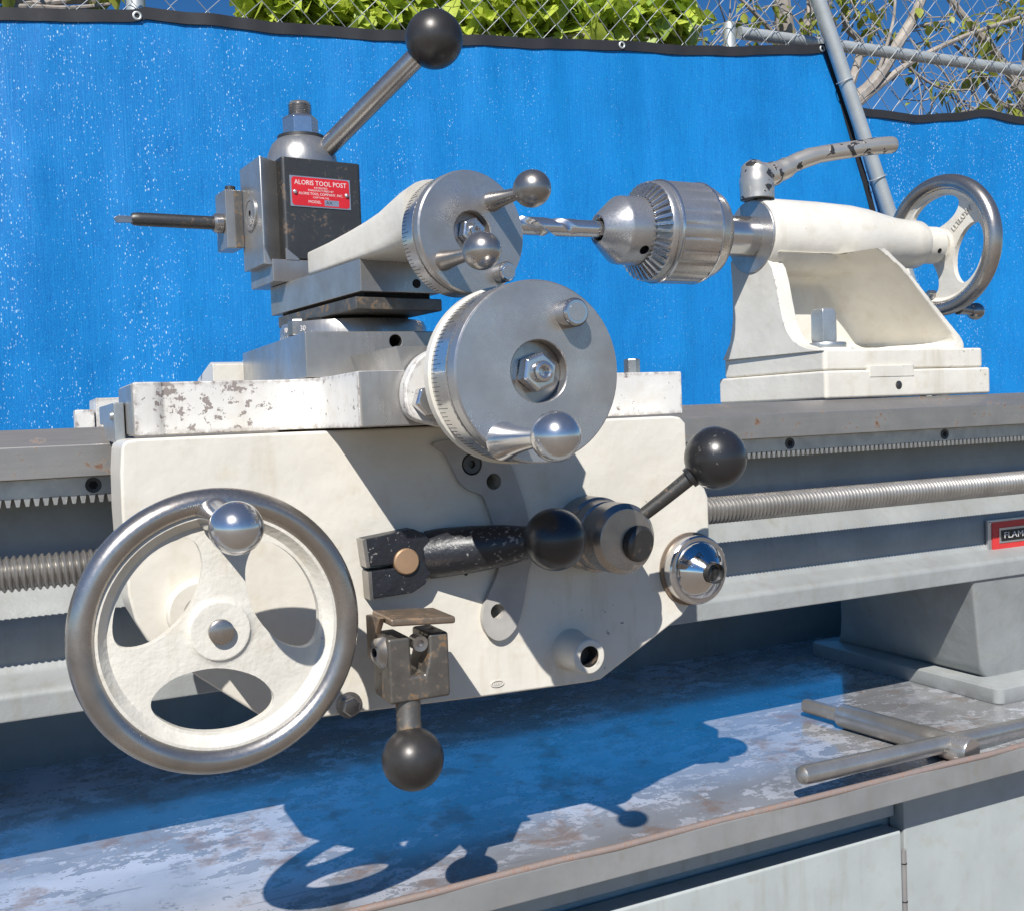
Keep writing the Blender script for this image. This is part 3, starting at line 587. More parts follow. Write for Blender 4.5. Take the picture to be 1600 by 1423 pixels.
part('swivel_gap_shade', MB().lathe([(0, 0), (34, 0), (34, 3), (0, 3)], (196, 628, 59.6), (0, 0, 1), 48), 'black', cr)  # inset disc, black in place of the shadow between swivel and base
# cream upper body growing into a round flange behind the dial
def sq_loop(t, hw_, z0, z1, n=32, e=6.0, cx=0):
    o = []
    for i in range(n):
        a = 2 * math.pi * (i + .5) / n; c_, s_ = math.cos(a), math.sin(a)
        o.append((cx + hw_ * math.copysign(abs(c_) ** (2 / e), c_), t, (z0 + z1) / 2 + (z1 - z0) / 2 * math.copysign(abs(s_) ** (2 / e), s_)))
    return o
secs = [(70, 25.6, 89.6, 103.5, 14), (69, 26, 89, 104, 12), (40, 26, 89.2, 105, 12), (10, 26, 89.2, 107, 12), (-8, 26, 88.6, 109, 9), (-24, 26.2, 87.6, 112, 6), (-40, 27, 86.4, 116.6, 4.5), (-50, 28, 85.6, 119.6, 3.6), (-57, 28.8, 85, 121.4, 3.0), (-60.5, 29, 85, 121.8, 3.0)]
part('nose', MB(T8).loft([sq_loop(t, h_, z0, z1, e=e_) for t, h_, z0, z1, e_ in secs]), 'cream', cr)
fc = T8 @ Vector((0, -78.5, 92.4)); ax8 = -bk
dcc, cu_, cv_ = dial(cr, fc, ax8, 31.0, 4.6, 1.9, 17.6, 100, 'feed_dial')
Tf = frame(fc, rt, (0, 0, 1), ax8)
part('recess_floor', MB().lathe([(0, 0), (10.4, 0), (10.4, .3)], Tf @ Vector((0, 0, -5.0)), ax8, 40), 'rim', dcc)
hexnut('nut', dcc, Tf @ Vector((1.0, .5, -5)), ax8, 7.2, 5.6, 'bright', .35)
part('spindle_end', MB().lathe([(0, 3), (1.7, 3), (1.9, 8), (3.4, 8), (3.7, 7.4), (3.7, 0)], Tf @ Vector((1.0, .5, -4.9)), ax8, 32), 'bright', dcc)
part('spindle_hole', MB().lathe([(0, 3.8), (1.66, 3.8), (1.66, 4.6)], Tf @ Vector((1.0, .5, -4.9)), ax8, 20), 'black', dcc)
for bx, bz, lx in ((-17.2, -15.0, 0), (12.6, 16.2, 0)):
    ballhandle('handle', dcc, Tf @ Vector((bx, bz, -.4)), Tf @ Vector((bx + lx, bz - .5, 35)), 5.0, 3.1, 9.0, 'rim', sq=1.08)
knurled_knob(dcc, Tf @ Vector((15.5, -19.8, 0)), ax8, 4.9, 8.0)

# ================================================================== tool post
t6 = R(6.15); b6 = Vector((-math.sin(t6), math.cos(t6), 0)); r6 = Vector((math.cos(t6), math.sin(t6), 0))
T6 = frame((164, 662, 0), r6, b6, (0, 0, 1))
tp = thing('tool_post', 'black square tool post with red nameplate and long ball handle', 'tool post', T6 @ Vector((26, 28, 104)))
bodyp = [(0, 1.5), (1.5, 0), (52.5, 0), (54, 1.5), (54, 52.5), (52.5, 54), (1.5, 54), (0, 52.5)]
dov = [(0.5, 10), (-13, 1), (-14, 1.2), (-14, 41), (-13, 41.5), (.5, 33)]
pb = part('body', MB(T6).prism(bodyp, 'Z', 105, 169.5), 'oxide', tp, .8, 2)
part('dovetail', MB(T6).prism(dov, 'Z', 101.5, 168.5), 'steel', tp, .6, 2)
part('chamfer', MB(T6).prism([(-13.5, 101), (-13.8, 113), (-9.5, 103), (-6, 101)], 'Y', .4, 2.4).prism([(0.2, 104.2), (0.2, 112), (9, 105.2), (9, 104.2)], 'Y', -.3, 1.4), 'steel', tp, .3)
pl = part('plunger', MB().lathe([(0, .4), (2.2, .4), (2.2, 1.2), (7.6, 1.2), (7.6, .8), (8.4, .8), (8.4, 1.3), (10.6, 1.3), (11, .8), (11, -1)], T6 @ Vector((-14, 21, 136)), -r6, 48), 'steel', tp)
part('plunger_hole', MB().lathe([(0, .6), (2.1, .6), (2.1, 1)], T6 @ Vector((-14, 21, 136)), -r6, 20), 'black', pl)
cxp = T6 @ Vector((24.5, 27.5, 0))
hd = part('cam_hub', MB().lathe([(0, 169), (23.4, 169), (23.4, 172), (22.4, 178), (19.5, 184.5), (16, 188), (15, 188.6), (0, 188.6)], cxp, (0, 0, 1), 64), 'steel', tp)
part('washer', MB().lathe([(0, 188.4), (15.6, 188.4), (15.6, 190.4), (0, 190.4)], cxp, (0, 0, 1), 48), 'oxide', tp)
hexnut('nut', tp, cxp + Vector((0, 0, 190.4)), (0, 0, 1), 11.8, 13.4, 'bright', .42)
stud = [(0, 203), (7.6, 203)]
for k in range(6): stud += [(7.8, 203.6 + k * 1.5), (6.8, 204.3 + k * 1.5)]
part('stud', MB().lathe(stud + [(7.0, 212.8), (6.2, 213.3), (0, 213.3)], cxp, (0, 0, 1), 36), 'rim', tp)
hb = Vector((200, 676, 182.5)); he = Vector((254.4, 620, 238.9))
hn = part('handle', MB().tube([hb - (he - hb).normalized() * 6, hb, hb.lerp(he, .5), hb.lerp(he, .84)], [6.4, 6.5, 6.5, 6.6], 28), 'rim', tp)
part('ball', MB().ball(he, 18.2, 48), 'ballmatt', hn)
# nameplate
Tn = frame(T6 @ Vector((25.4, 0, 148.2)), r6, (0, 0, 1), -b6)
npl = part('nameplate', MB(Tn).box(-20.6, 20.6, -9.8, 9.8, -.3, .55), 'silver', tp, .25)
def rrect(x0, x1, y0, y1, r):
    o = []
    for cx, cy, a0 in ((x1 - r, y1 - r, 0), (x0 + r, y1 - r, 90), (x0 + r, y0 + r, 180), (x1 - r, y0 + r, 270)):
        o += [(cx + r * math.cos(R(a0 + k * 22.5)), cy + r * math.sin(R(a0 + k * 22.5))) for k in range(5)]
    return o
part('red_field', MB(Tn).prism(rrect(-19.6, 19.6, -9, 9, 2), 'Z', .3, .75), 'red', npl)
def tn(s, size, x, y, xs=1.0, mat='print'):
    text('lettering', s, size, mat, npl, frame(Tn @ Vector((x, y, .75)), r6, (0, 0, 1), -b6), .06, xs=xs)
tn('ALORIS TOOL POST', 4.3, 0, 5.6, .92); tn('PATENTED', 1.7, 0, 2.7, 1.1); tn('MANUFACTURED BY', 1.7, 0, 1.0, 1.1)
tn('ALORIS TOOL COMPANY, INC.', 2.3, 0, -1.2, .95); tn('CLIFTON, N.J.', 1.6, 0, -3.4, 1.15); tn('MODEL', 2.5, -4.5, -6.3, 1.05)
part('model_box', MB(Tn).box(2.2, 12, -8.2, -4.5, .6, .8), 'silver', npl); tn('AX', 3.0, 5.4, -6.35, 1.1, 'ink')
for x in (-17.6, 17.6): part('rivet', MB().ball(Tn @ Vector((x, -.6, .7)), 1.5, 16), 'silver', npl)
part('base_plate', MB(T6).box(-9, 30, 0, 44, 90.2, 104.6), 'steel', tp, .8, 2)

# ================================================================== tool holder and boring bar
th_ = thing('tool_holder', 'small steel tool holder on left face of the tool post', 'tool holder', T6 @ Vector((-20, 44, 116)))
part('block', MB(T6).box(-25.5, -14.6, 38, 60, 116.5, 154.5), 'steel', th_, .8)
part('front_edge', MB(T6).box(-19.5, -14.3, 37.2, 38.4, 117, 154), 'darkrust', th_, .3)
part('set_screw', MB().lathe([(0, 0), (3.4, 0), (3.4, 3), (2.6, 3.4), (2.4, 2.6), (0, 2.6)], T6 @ Vector((-20, 44, 154.4)), (0, 0, 1), 24), 'oxide', th_)
part('collar', MB().lathe([(0, 0), (5.6, 0), (6.4, 1), (6.4, 5), (5.2, 6.5), (0, 6.5)], T6 @ Vector((-25.3, 46, 133.4)), -r6, 36), 'rim', th_)
bb = thing('boring_bar', 'slim dark boring bar pointing left with a carbide tip', 'boring bar', (106, 706, 128))
b0 = T6 @ Vector((-31, 46, 133.4))
part('shank', MB().lathe([(0, 0), (4.3, 0), (4.3, 46), (4.0, 50), (3.2, 51.5), (0, 51.5)], b0, (-1, -.02, .004), 32), 'oxide', bb)
part('carbide_tip', MB(Matrix.Translation(b0 + Vector((-51, -1.5, 0)))).prism([(2, 1.6), (-8.5, 1.6), (-11, .2), (-9.5, -2.6), (1, -2.4)], 'Y', -2.2, 1.6), 'rim', bb, .3)

# ================================================================== tailstock
AY, AZ = 755.0, 151.6
ts = thing('tailstock', 'cream tailstock casting standing on the bed behind the drill chuck', 'tailstock', (700, 740, 4))
part('base_block', MB().prism([(608, 665.5), (612, 664.5), (800, 664.5), (803, 668), (803, 806), (608, 808)], 'Z', 3.4, 26.8), 'cream_chip', ts, 2.2, 3)
part('body_flange', MB().prism([(610, 669), (614, 667), (793, 667), (797, 670), (797, 800), (612, 804)], 'Z', 27.2, 44.5), 'cream_chip', ts, 2.0, 3)
part('key', MB().box(656, 707, 663.9, 669, 20.5, 30), 'cream_chip', ts, .6)
part('key_screw', MB().lathe([(0, .2), (3.2, .2), (3.6, 0), (3.6, -1)], (689, 664.2, 13.2), FR, 20), 'oxide', ts)
wallp = [(668, 43.5), (676, 44.6), (687, 47), (697, 50.5), (704, 55), (711, 63), (716, 74), (720, 90), (724, 108), (728, 120), (738, 134), (786, 134), (784, 108), (785, 80), (790, 60), (802, 44)]
part('end_wall', MB().prism(wallp, 'X', 608.6, 624), 'cream_chip', ts, 2.2, 3)
rim_x = [(43.5, 798), (51, 797.5), (57, 793), (75, 773), (92.5, 754), (107.5, 738), (118.5, 726), (125, 716), (134, 704)]
def xr(z):
    for (za, xa), (zb, xb) in zip(rim_x, rim_x[1:]):
        if za <= z <= zb: return xa + (xb - xa) * (z - za) / (zb - za)
    return rim_x[-1][1]
nu, nv = 40, 30; fr = []; bkp = []
for j in range(nv + 1):
    v_ = j / nv; z = 43.5 + 90.5 * v_
    for i in range(nu + 1):
        u = 1 - (1 - i / nu) ** 1.6; x = 614 + (xr(z) - 614) * u
        y = 766 - 76 * min(1, max(0, (u - .70) / .255)) ** 2.0 - 42 * max(0, (v_ - .70) / .30) ** 2.4 - 46 * max(0, 1 - v_ / .15) ** 2.2
        fr.append((x, max(y, 690), z)); bkp.append((x, 790, z))
n_ = nu + 1; nb = len(fr); fs = []
for j in range(nv):
    for i in range(nu):
        a = j * n_ + i; fs.append((a, a + 1, a + n_ + 1, a + n_)); fs.append((nb + a, nb + a + n_, nb + a + n_ + 1, nb + a + 1))
for i in range(nu): fs.append((i, nb + i, nb + i + 1, i + 1)); a = nv * n_ + i; fs.append((a, a + 1, nb + a + 1, nb + a))
for j in range(nv): a = j * n_; fs.append((a, a + n_, nb + a + n_, nb + a)); a = j * n_ + nu; fs.append((a, nb + a, nb + a + n_, a + n_))
part('scooped_web', MB().add(fr + bkp, fs), 'cream_chip', ts, 1.6, 3, 50)
part('barrel', MB().lathe([(0, 0), (29.5, 0), (33, 1.2), (34, 4), (34.4, 20), (34.2, 70), (33, 110), (30.6, 132), (27.4, 150), (24.4, 168), (23.2, 186), (23.0, 200), (21.5, 202), (0, 202)], (608, AY, AZ), (1, 0, 0), 72), 'cream_chip', ts)
part('barrel_face', MB().lathe([(0, 0), (31.8, 0), (32.6, -.8), (32.6, -3)], (607.4, AY, AZ), (-1, 0, 0), 64), 'steel', ts)
part('quill', MB().lathe([(0, 0), (16.4, 0), (18, 1.4), (18, 40), (0, 40)], (573.5, AY, AZ), (1, 0, 0), 56), 'bright', ts)
part('hub', MB().lathe([(0, 0), (18, 0), (18.2, 24), (16, 26), (0, 26)], (809.4, AY, AZ), (1, 0, 0), 48), 'cream_chip', ts)
part('oil_hole', MB().lathe([(0, .2), (2.4, .2), (2.4, -.5)], (824, AY - 16.4, AZ - 8), (0, -.9, -.44), 20), 'black', ts)
cbn = hexnut('clamp_nut', ts, (640, 700, 52), (0, 0, 1), 11.8, 29, 'zinc', .25, dome=2.2)
part('clamp_washer', MB().lathe([(0, 47), (18, 47), (18.4, 48), (18.4, 51), (17.8, 52), (0, 52)], (640, 700, 0), (0, 0, 1), 48), 'zinc', cbn)
part('nut_seat', MB().lathe([(0, 44), (26, 44), (24, 46.8), (0, 46.8)], (640, 700, 0), (0, 0, 1), 48), 'cream_chip', cbn)
# lock handle
lk = part('lock_handle', MB().tube(crom([(612, 749, 184), (612, 749, 192), (611.5, 749, 204), (613, 749, 211), (616, 749, 214.5)], 4, False), [15.0] * 4 + [15.2] * 4 + [14.2] * 4 + [12.4, 10.6, 8, 4.6, .8], 28), 'flaky', ts)
part('lever', MB().tube(crom([(614, 749, 204), (627, 747.5, 206.5), (640, 746, 211.5), (655, 744, 219), (675, 741, 225.5), (705, 737, 231), (735, 733, 236.0), (756, 731, 238.4), (761, 730.6, 238.8)], 4, False), [12] * 3 + [11] * 3 + [9.6] * 4 + [8.2] * 6 + [7.6] * 8 + [7.8] * 5 + [7.2, 5.6, 3.5, .8], 24), 'flaky', lk)
# tail handwheel faces left: wheel x axis = towards the operator
Tw = frame((846, AY, AZ), (0, -1, 0), (0, 0, 1), (-1, 0, 0))
tw = handwheel('handwheel', ts, Tw, 69.5, 7.6, 0, 71, 'cream', 5)
part('spindle_nut', MB().lathe([(0, 0), (8, 0), (8, 10), (6, 12), (0, 12)], (851, AY, AZ), (1, 0, 0), 24), 'rim', tw)
ballhandle('handle', tw, Tw @ Vector((15, -64, -3)), Tw @ Vector((14, -66, -28)), 5.5, 4.5, 8.5, 'rim')
part('screw_boss', MB().lathe([(0, 6.5), (2.6, 6.5), (2.6, 5), (5, 5), (5, 0)], Tw @ Vector((-13, -47, 0)), (-1, 0, 0), 20), 'rim', tw)
Ts = Tw @ Matrix.Rotation(R(41), 4, 'Z')
text('raised_lettering', 'LLTLOW', 8.2, 'cream', tw, Ts @ Matrix.Translation((34, 0, 2.4)), .5, xs=.85)

# ================================================================== drill chuck and end mill
dk = thing('drill_chuck', 'polished keyed drill chuck with toothed ring in the tailstock', 'drill chuck', (520, AY, AZ - 42))
CX = (1, 0, 0); O = (0, AY, AZ)
part('nose', MB().lathe([(0, 460), (9.5, 460), (9.5, 450.4), (12, 449), (13.6, 450), (20.5, 458), (26.2, 464.5), (28.0, 467), (28.4, 469), (28.6, 490), (0, 490)], O, CX, 72), 'dial', dk,
     cut=[MB().lathe([(0, 0), (4.3, 0), (4.3, 14), (0, 14)], Vector((481, AY - 33 * math.cos(R(43)), AZ - 33 * math.sin(R(43)))), (0, math.cos(R(43)), math.sin(R(43))), 20)])
part('key_hole', MB().lathe([(0, 9), (4.25, 9), (4.25, 5)], Vector((481, AY - 33 * math.cos(R(43)), AZ - 33 * math.sin(R(43)))), (0, math.cos(R(43)), math.sin(R(43))), 20), 'black', dk)
part('gear_ring', MB().lathe([(27, 489), (29.6, 489), (38.6, 496.4), (41, 496.8), (42, 498), (42.2, 502), (41.2, 503), (41.2, 504.4), (0, 504.4)], O, CX, 80), 'dial', dk)
nT = 40
for i in range(nT):
    a = 2 * math.pi * i / nT; rd = Vector((0, -math.cos(a), math.sin(a))); tg = CX = Vector((1, 0, 0)); tg = rd.cross(Vector((1, 0, 0)))
    p0 = Vector(O) + rd * 29.6 + Vector((486.6, 0, 0)); p1 = Vector(O) + rd * 41.2 + Vector((494, 0, 0)); bk0 = Vector((5.5, 0, 0))
    a0, a1 = 1.15, 1.75; q = MB()
    q.add([p0 - tg * a0 * .55, p0 + tg * a0 * .55, p1 + tg * a1 * .6, p1 - tg * a1 * .6, p0 - tg * a0 + bk0, p0 + tg * a0 + bk0, p1 + tg * a1 + bk0, p1 - tg * a1 + bk0],
          [(0, 1, 2, 3), (4, 7, 6, 5), (0, 4, 5, 1), (1, 5, 6, 2), (2, 6, 7, 3), (3, 7, 4, 0)])
    part('tooth', q, 'bright', dk, smooth=False)
CX = (1, 0, 0)
part('sleeve', MB().lathe([(41, 504.2), (42.6, 505), (43.2, 506.4), (43.2, 507.4), (43.2, 507.8), (43.2, 545), (43.2, 545.6), (42.6, 547), (41, 553), (37, 561), (31, 566), (0, 566.4)], O, CX, 144,
                          rfun=lambda k, i: .980 if (k in (4, 5) and i % 6 == 0) else 1.0), 'dial', dk)
part('sleeve_trim', MB().lathe([(43.0, 505.4), (43.9, 506.1), (43.9, 507.2), (43.0, 507.8)], O, CX, 96).lathe([(43.0, 545), (43.8, 545.5), (43.8, 546.4), (42.4, 547.2)], O, CX, 96), 'bright', dk)
part('arbor', MB().lathe([(0, 565), (13.5, 565), (13.5, 574), (0, 574)], O, CX, 40), 'bright', dk)
for j in range(3):
    a = R(100 + 120 * j); rd = Vector((0, -math.cos(a), math.sin(a))); tg = rd.cross(Vector((1, 0, 0)))
    q = MB(frame(Vector(O) + Vector((447.6, 0, 0)), (1, 0, 0), rd, tg)).prism([(0, 7), (0, 9), (14, 10), (14, 7)], 'Z', -3.4, 3.4); part('jaw', q, 'rim', dk, .3)
em_ = thing('end_mill', 'bright fluted end mill gripped in the drill chuck jaws', 'end mill', (410, AY, AZ - 8))
part('shank', MB().lathe([(0, 421), (6.4, 421), (7.0, 424), (7.0, 458), (0, 458)], O, CX, 40), 'bright', em_)
loops = []; nn = 36
for k in range(49):
    xk = 352 + k * 1.55; tw_ = k * R(8.2); lp = []; run = max(0, (xk - 408) / 18)
    for i in range(nn):
        a = 2 * math.pi * i / nn; ph = (a * 2) % (2 * math.pi); d_ = min(ph, 2 * math.pi - ph) / math.pi
        g_ = 7.4 - 4.2 * (1 - min(1, run)) * max(0, 1 - (d_ / .42) ** 2)
        lp.append((xk, AY + g_ * math.cos(a + tw_), AZ + g_ * math.sin(a + tw_)))
    loops.append(lp)
part('flutes', MB().loft(loops), 'bright', em_)

# ================================================================== tee wrench lying in the tray
wr = thing('tee_wrench', 'grey steel tee-handled wrench lying in the chip tray', 'wrench', (620, 640, -273))
A0 = Vector((618, 712, -263.6)); A1 = Vector((634.5, 549.6, -263.6)); dA = (A1 - A0).normalized()
sqv = dA.cross(Vector((0, 0, 1))).normalized()
part('body', MB().lathe([(0, 40), (8.8, 40), (9.8, 42), (9.8, 118), (10.3, 119.5), (10.3, 162), (9.4, 163.4), (0, 163.4)], A0, dA, 48), 'steel', wr)
part('end_face', MB().lathe([(0, 163.7), (9.0, 163.6), (9.3, 163.0)], A0, dA, 40), 'bright', wr)
part('square_tip', MB(frame(A0, sqv, dA, (0, 0, 1))).prism([(-5.6, -3.2), (-3.2, -5.6), (3.2, -5.6), (5.6, -3.2), (5.6, 3.2), (3.2, 5.6), (-3.2, 5.6), (-5.6, 3.2)], 'Y', 0, 42), 'steel', wr, 1.2, 2)
B0 = Vector((472, 552, -252)); B1 = Vector((757, 579, -267.4)); dB = (B1 - B0).normalized(); LB = (B1 - B0).length
part('cross_bar', MB().lathe([(0, 0), (3.6, .5), (6.0, 2.6), (6.6, 6), (6.6, LB - 6), (6, LB - 2.6), (3.6, LB - .5), (0, LB)], B0, dB, 36), 'steel', wr)

# ================================================================== fence, screens
fn = thing('chain_link_fence', 'galvanised chain link fence with pipe rail behind the blue screens', 'fence', (1400, 2330, -1050))
part('post', MB().tube([(290, 2372, -1050), (291, 2372, 1600)], 20, 16), 'galv', fn)
part('post', MB().tube([(1845, 2372, -1050), (1858, 2372, 1062)], 17, 16), 'galv', fn)
part('post', MB().tube([(4200, 2372, -1050), (4200, 2372, 1500)], 24, 16), 'galv', fn)
part('rail', MB().tube([(1885, 2366, 1038), (2440, 2366, 1048), (2992, 2366, 1055), (4300, 2366, 1070)], 17, 16), 'galv', fn)
zz = MB(); pts = []; H = 39
k = 0; z = -1050
while z < 1750: pts.append((H / 2 * (1 if k % 2 else -1), 2.2 * (1 if k % 2 else -1), z)); z += H; k += 1
zz.tube(pts, 1.35, 5)
wm = bpy.data.meshes.new('wire'); wm.from_pydata([Vector(p) * .001 for p in zz.v], [], zz.f); wm.materials.append(M['wire'])
zz2 = MB(); zz2.tube([(-x, -y, z) for x, y, z in pts], 1.35, 5)
wm2 = bpy.data.meshes.new('wire'); wm2.from_pydata([Vector(p) * .001 for p in zz2.v], [], zz2.f); wm2.materials.append(M['wire'])
x = -520; i = 0
while x < 4300:
    o = bpy.data.objects.new('wire', wm if i % 2 else wm2); C.objects.link(o); o.parent = fn
    o.location = W((x, 2342, 0)) - ROOT[fn]; o.rotation_euler = (0, R(random.uniform(-.12, .12)), 0); x += H; i += 1

def screen(name, label, top, bot_z, Y, right_edge=None, hem=22, seedv=0, left_edge=None):
    xs_ = [p[0] for p in top]; x0, x1 = xs_[0], xs_[-1]; nx, nz = 150, 70
    tpz = crom([(a, b, 0) for a, b in top], 10, False)
    def topz(x):
        for p, q in zip(tpz, tpz[1:]):
            if p.x <= x <= q.x: return p.y + (q.y - p.y) * (x - p.x) / max(1e-6, q.x - p.x)
        return tpz[-1].y
    vs_ = []; fs = []
    def ridge(x, z):
        f = lambda a, b, q: mnoise.noise(Vector((x * a + seedv * 7, z * b, q)))
        return 15 * f(.0021, .0011, 1) + 8 * f(.008, .0022, 2) + 3.2 * f(.022, .006, 3) + 1.6 * f(.006, .02, 4)
    def col(x, z): return right_edge(z) if right_edge and x >= x1 - 1e-6 else x
    for j in range(nz + 1):
        for i in range(nx + 1):
            u = i / nx; xt = x0 + (x1 - x0) * u; z1 = topz(xt); z = z1 + (bot_z - z1) * j / nz
            xl = left_edge(z) if left_edge else x0; xx_ = xl + ((right_edge(z) if right_edge else x1) - xl) * u
            vs_.append((xx_, Y + ridge(xx_, z), z))
    for j in range(nz):
        for i in range(nx): a = j * (nx + 1) + i; fs.append((a, a + 1, a + nx + 2, a + nx + 1))
    th0 = thing(name, label, 'privacy screen', ((x0 + x1) / 2, Y, bot_z))
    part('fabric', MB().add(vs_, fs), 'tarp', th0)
    hm = []; n2 = 160
    for s_ in range(n2 + 1):
        x = x0 + (x1 - x0) * s_ / n2; z = topz(x) + 1.5 * math.sin(x * .03); y = Y + ridge(x, z)
        hm.append([(x, y - 3.4, z + 3), (x, y + 3.4, z + 3), (x, y + 3.4, z - hem), (x, y - 3.4, z - hem)])
    part('hem', MB().loft(hm), 'rubber', th0)
    if right_edge:
        e = []
        for s_ in range(41):
            z = topz(x1) + (bot_z - topz(x1)) * s_ / 40; x = right_edge(z); y = Y + ridge(x, z)
            e.append([(x - hem * .8, y - 3.6, z), (x + 3, y - 3.6, z), (x + 3, y + 3.6, z), (x - hem * .8, y + 3.6, z)])
        part('side_hem', MB().loft(e), 'rubber', th0)
    return th0, topz, ridge
hem1 = [(-560, 800), (-250, 812), (27, 833), (144, 847), (270, 860), (298, 871), (394, 873), (529, 875), (671, 882), (899, 895), (1147, 910), (1438, 938), (1716, 958), (1887, 977), (2138, 1010)]
s1, tz1, rd1 = screen('privacy_screen', 'big bright blue mesh screen behind tool post and tailstock', hem1, -1040, 2300, lambda z: 2138 + (1010 - z) * .352, seedv=1.0)
for x in (283, 1455, 2118):
    z = tz1(x) - 10; g_ = part('grommet', MB().lathe([(5, 0), (9, 0), (9.5, 2), (7, 3.4), (5, 2.4), (5, 0)], (x, 2300 + rd1(x, z) - 3.4, z), FR, 24), 'galv', s1)
hem2 = [(2215, 852), (2256, 850), (2293, 846), (2406, 844), (2510, 846), (2645, 865), (2756, 883), (2870, 881), (2987, 875), (3300, 866), (3700, 872), (4200, 868)]
s2, tz2, rd2 = screen('privacy_screen', 'lower blue mesh screen at right beyond the leaning pipe', hem2, -1040, 2300, None, hem=20, seedv=3.0, left_edge=lambda z: 2222 + (852 - z) * .352)
lp = thing('leaning_pipe', 'galvanised steel pipe leaning left between the two blue screens', 'pipe', (2900, 2262, -1050))
part('pipe', MB().tube([(2900, 2262, -1050), (2322, 2262, 549), (2133, 2262, 994), (1850, 2262, 1640)], 20.5, 28), 'galv', lp)
for z in (905, 640, 330, 40):
    x = 2133 + (994 - z) * .4247 if z > 549 else 2322 + (549 - z) * .3615
    part('wire_tie', MB().tube(crom([(x + 24 * math.cos(R(a)), 2262 + 23 * math.sin(R(a)), z + 10 * math.cos(R(a))) for a in range(0, 360, 30)], 2), 1.6, 6), 'wire', lp)

# ================================================================== plants beyond the fence
def leaf_mesh(Ln, wd, lobes):
    o = [(0, 0), (.10, .30), (.24, .52), (.42, .42), (.50, .46), (.66, .30), (.82, .16), (1, 0)] if lobes else [(0, 0), (.15, .26), (.38, .40), (.62, .34), (.84, .16), (1, 0)]
    cv = random.uniform(.05, .34); fl = random.uniform(.1, .45); tw_ = random.uniform(-.25, .25)
    vs_ = [(tw_ * Ln * a * a * .4, a * Ln, -cv * Ln * a * a) for a, b in o]; n = len(o)
    vs_ += [(b * wd + tw_ * Ln * a * a * .4, a * Ln, (fl + tw_) * b * wd - cv * Ln * a * a) for a, b in o[1:-1]] + [(-b * wd + tw_ * Ln * a * a * .4, a * Ln, (fl - tw_) * b * wd - cv * Ln * a * a) for a, b in o[1:-1]]
    fs = []
    for sgn, of in ((1, n), (-1, n + n - 2)):
        ids = [0] + [of + i for i in range(n - 2)] + [n - 1]
        for i in range(n - 1):
            q = [i, ids[i], ids[i + 1], i + 1]; q = [a for k_, a in enumerate(q) if a not in q[:k_]]
            if len(q) > 2: fs.append(tuple(q if sgn > 0 else q[::-1]))
    return vs_, fs
LV = []
for (a, b, lo) in ((92, 86, True), (78, 66, True), (64, 60, True), (84, 70, True), (54, 34, False), (44, 36, False), (62, 30, False)):
    vs_, fs = leaf_mesh(a, b, lo); me = bpy.data.meshes.new('leaf'); me.from_pydata([Vector(p) * .001 for p in vs_], [], fs); me.shade_smooth(); LV.append((me, vs_, fs))
def rrot(droop=.5):
    return Matrix.Rotation(random.uniform(0, 6.283), 4, 'Z') @ Matrix.Rotation(random.gauss(-droop, .55), 4, 'X') @ Matrix.Rotation(random.gauss(0, .4), 4, 'Y')
def plant(name, label, cat, org, stems, nleaf, nbulk, vol, matl, sizes, smin=.7, smax=1.25, group=None, near=None, twigs=0):
    t = thing(name, label, cat, org, group)
    for st in stems:
        p = crom(st[0], 5, False); n = len(p)
        part('trunk' if st[1] > 26 else 'branch', MB().tube(p, [st[1] + (st[2] - st[1]) * i / (n - 1) for i in range(n)], 8), 'bark', t)
    if twigs:
        q = MB()
        for i in range(twigs):
            cx, cy, cz, rx, ry, rz = random.choice(vol); p = Vector((cx + random.gauss(0, .45) * rx, cy + random.gauss(0, .4) * ry, cz + random.gauss(0, .45) * rz))
            d = Vector((random.gauss(.2, .8), random.gauss(0, .3), random.gauss(.3, .8))).normalized(); pp = [p]; 
            for k in range(5): d = (d + Vector((random.gauss(0, .28), random.gauss(0, .2), random.gauss(-.03, .28)))).normalized(); pp.append(pp[-1] + d * random.uniform(30, 75))
            q.tube(pp, [3.2, 2.8, 2.3, 1.9, 1.5, .9], 5)
        o = part('twigs', q, 'bark', t); o['kind'] = 'stuff'
    def spot():
        while True:
            cx, cy, cz, rx, ry, rz = random.choice(vol); a = Vector((random.gauss(0, .5), random.gauss(0, .5), random.gauss(0, .5)))
            if a.length < 1.1: return Vector((cx + a.x * rx, cy + a.y * ry, cz + a.z * rz))
    mats = {}
    for i in range(nleaf):
        k = random.choice(sizes); me = LV[k][0]
        key = (k, matl)
        if key not in LVM: c = me.copy(); c.materials.append(M[matl]); LVM[key] = c
        o = bpy.data.objects.new('leaf', LVM[key]); C.objects.link(o); o.parent = t
        p = spot()
        if near: p.y = near + abs(p.y - near) * .4
        s_ = random.uniform(smin, smax); mm = Matrix.Translation(W(p) - ROOT[t]) @ rrot() @ Matrix.Scale(s_, 4); o.matrix_local = mm
    q = MB()
    for i in range(nbulk):
        k = random.choice(sizes); q.T = Matrix.Translation(spot()) @ rrot() @ Matrix.Scale(random.uniform(smin, smax), 4); q.add(LV[k][1], LV[k][2])
    if nbulk:
        o = part('crown', q, matl, t); o['kind'] = 'stuff'
    return t
LVM = {}
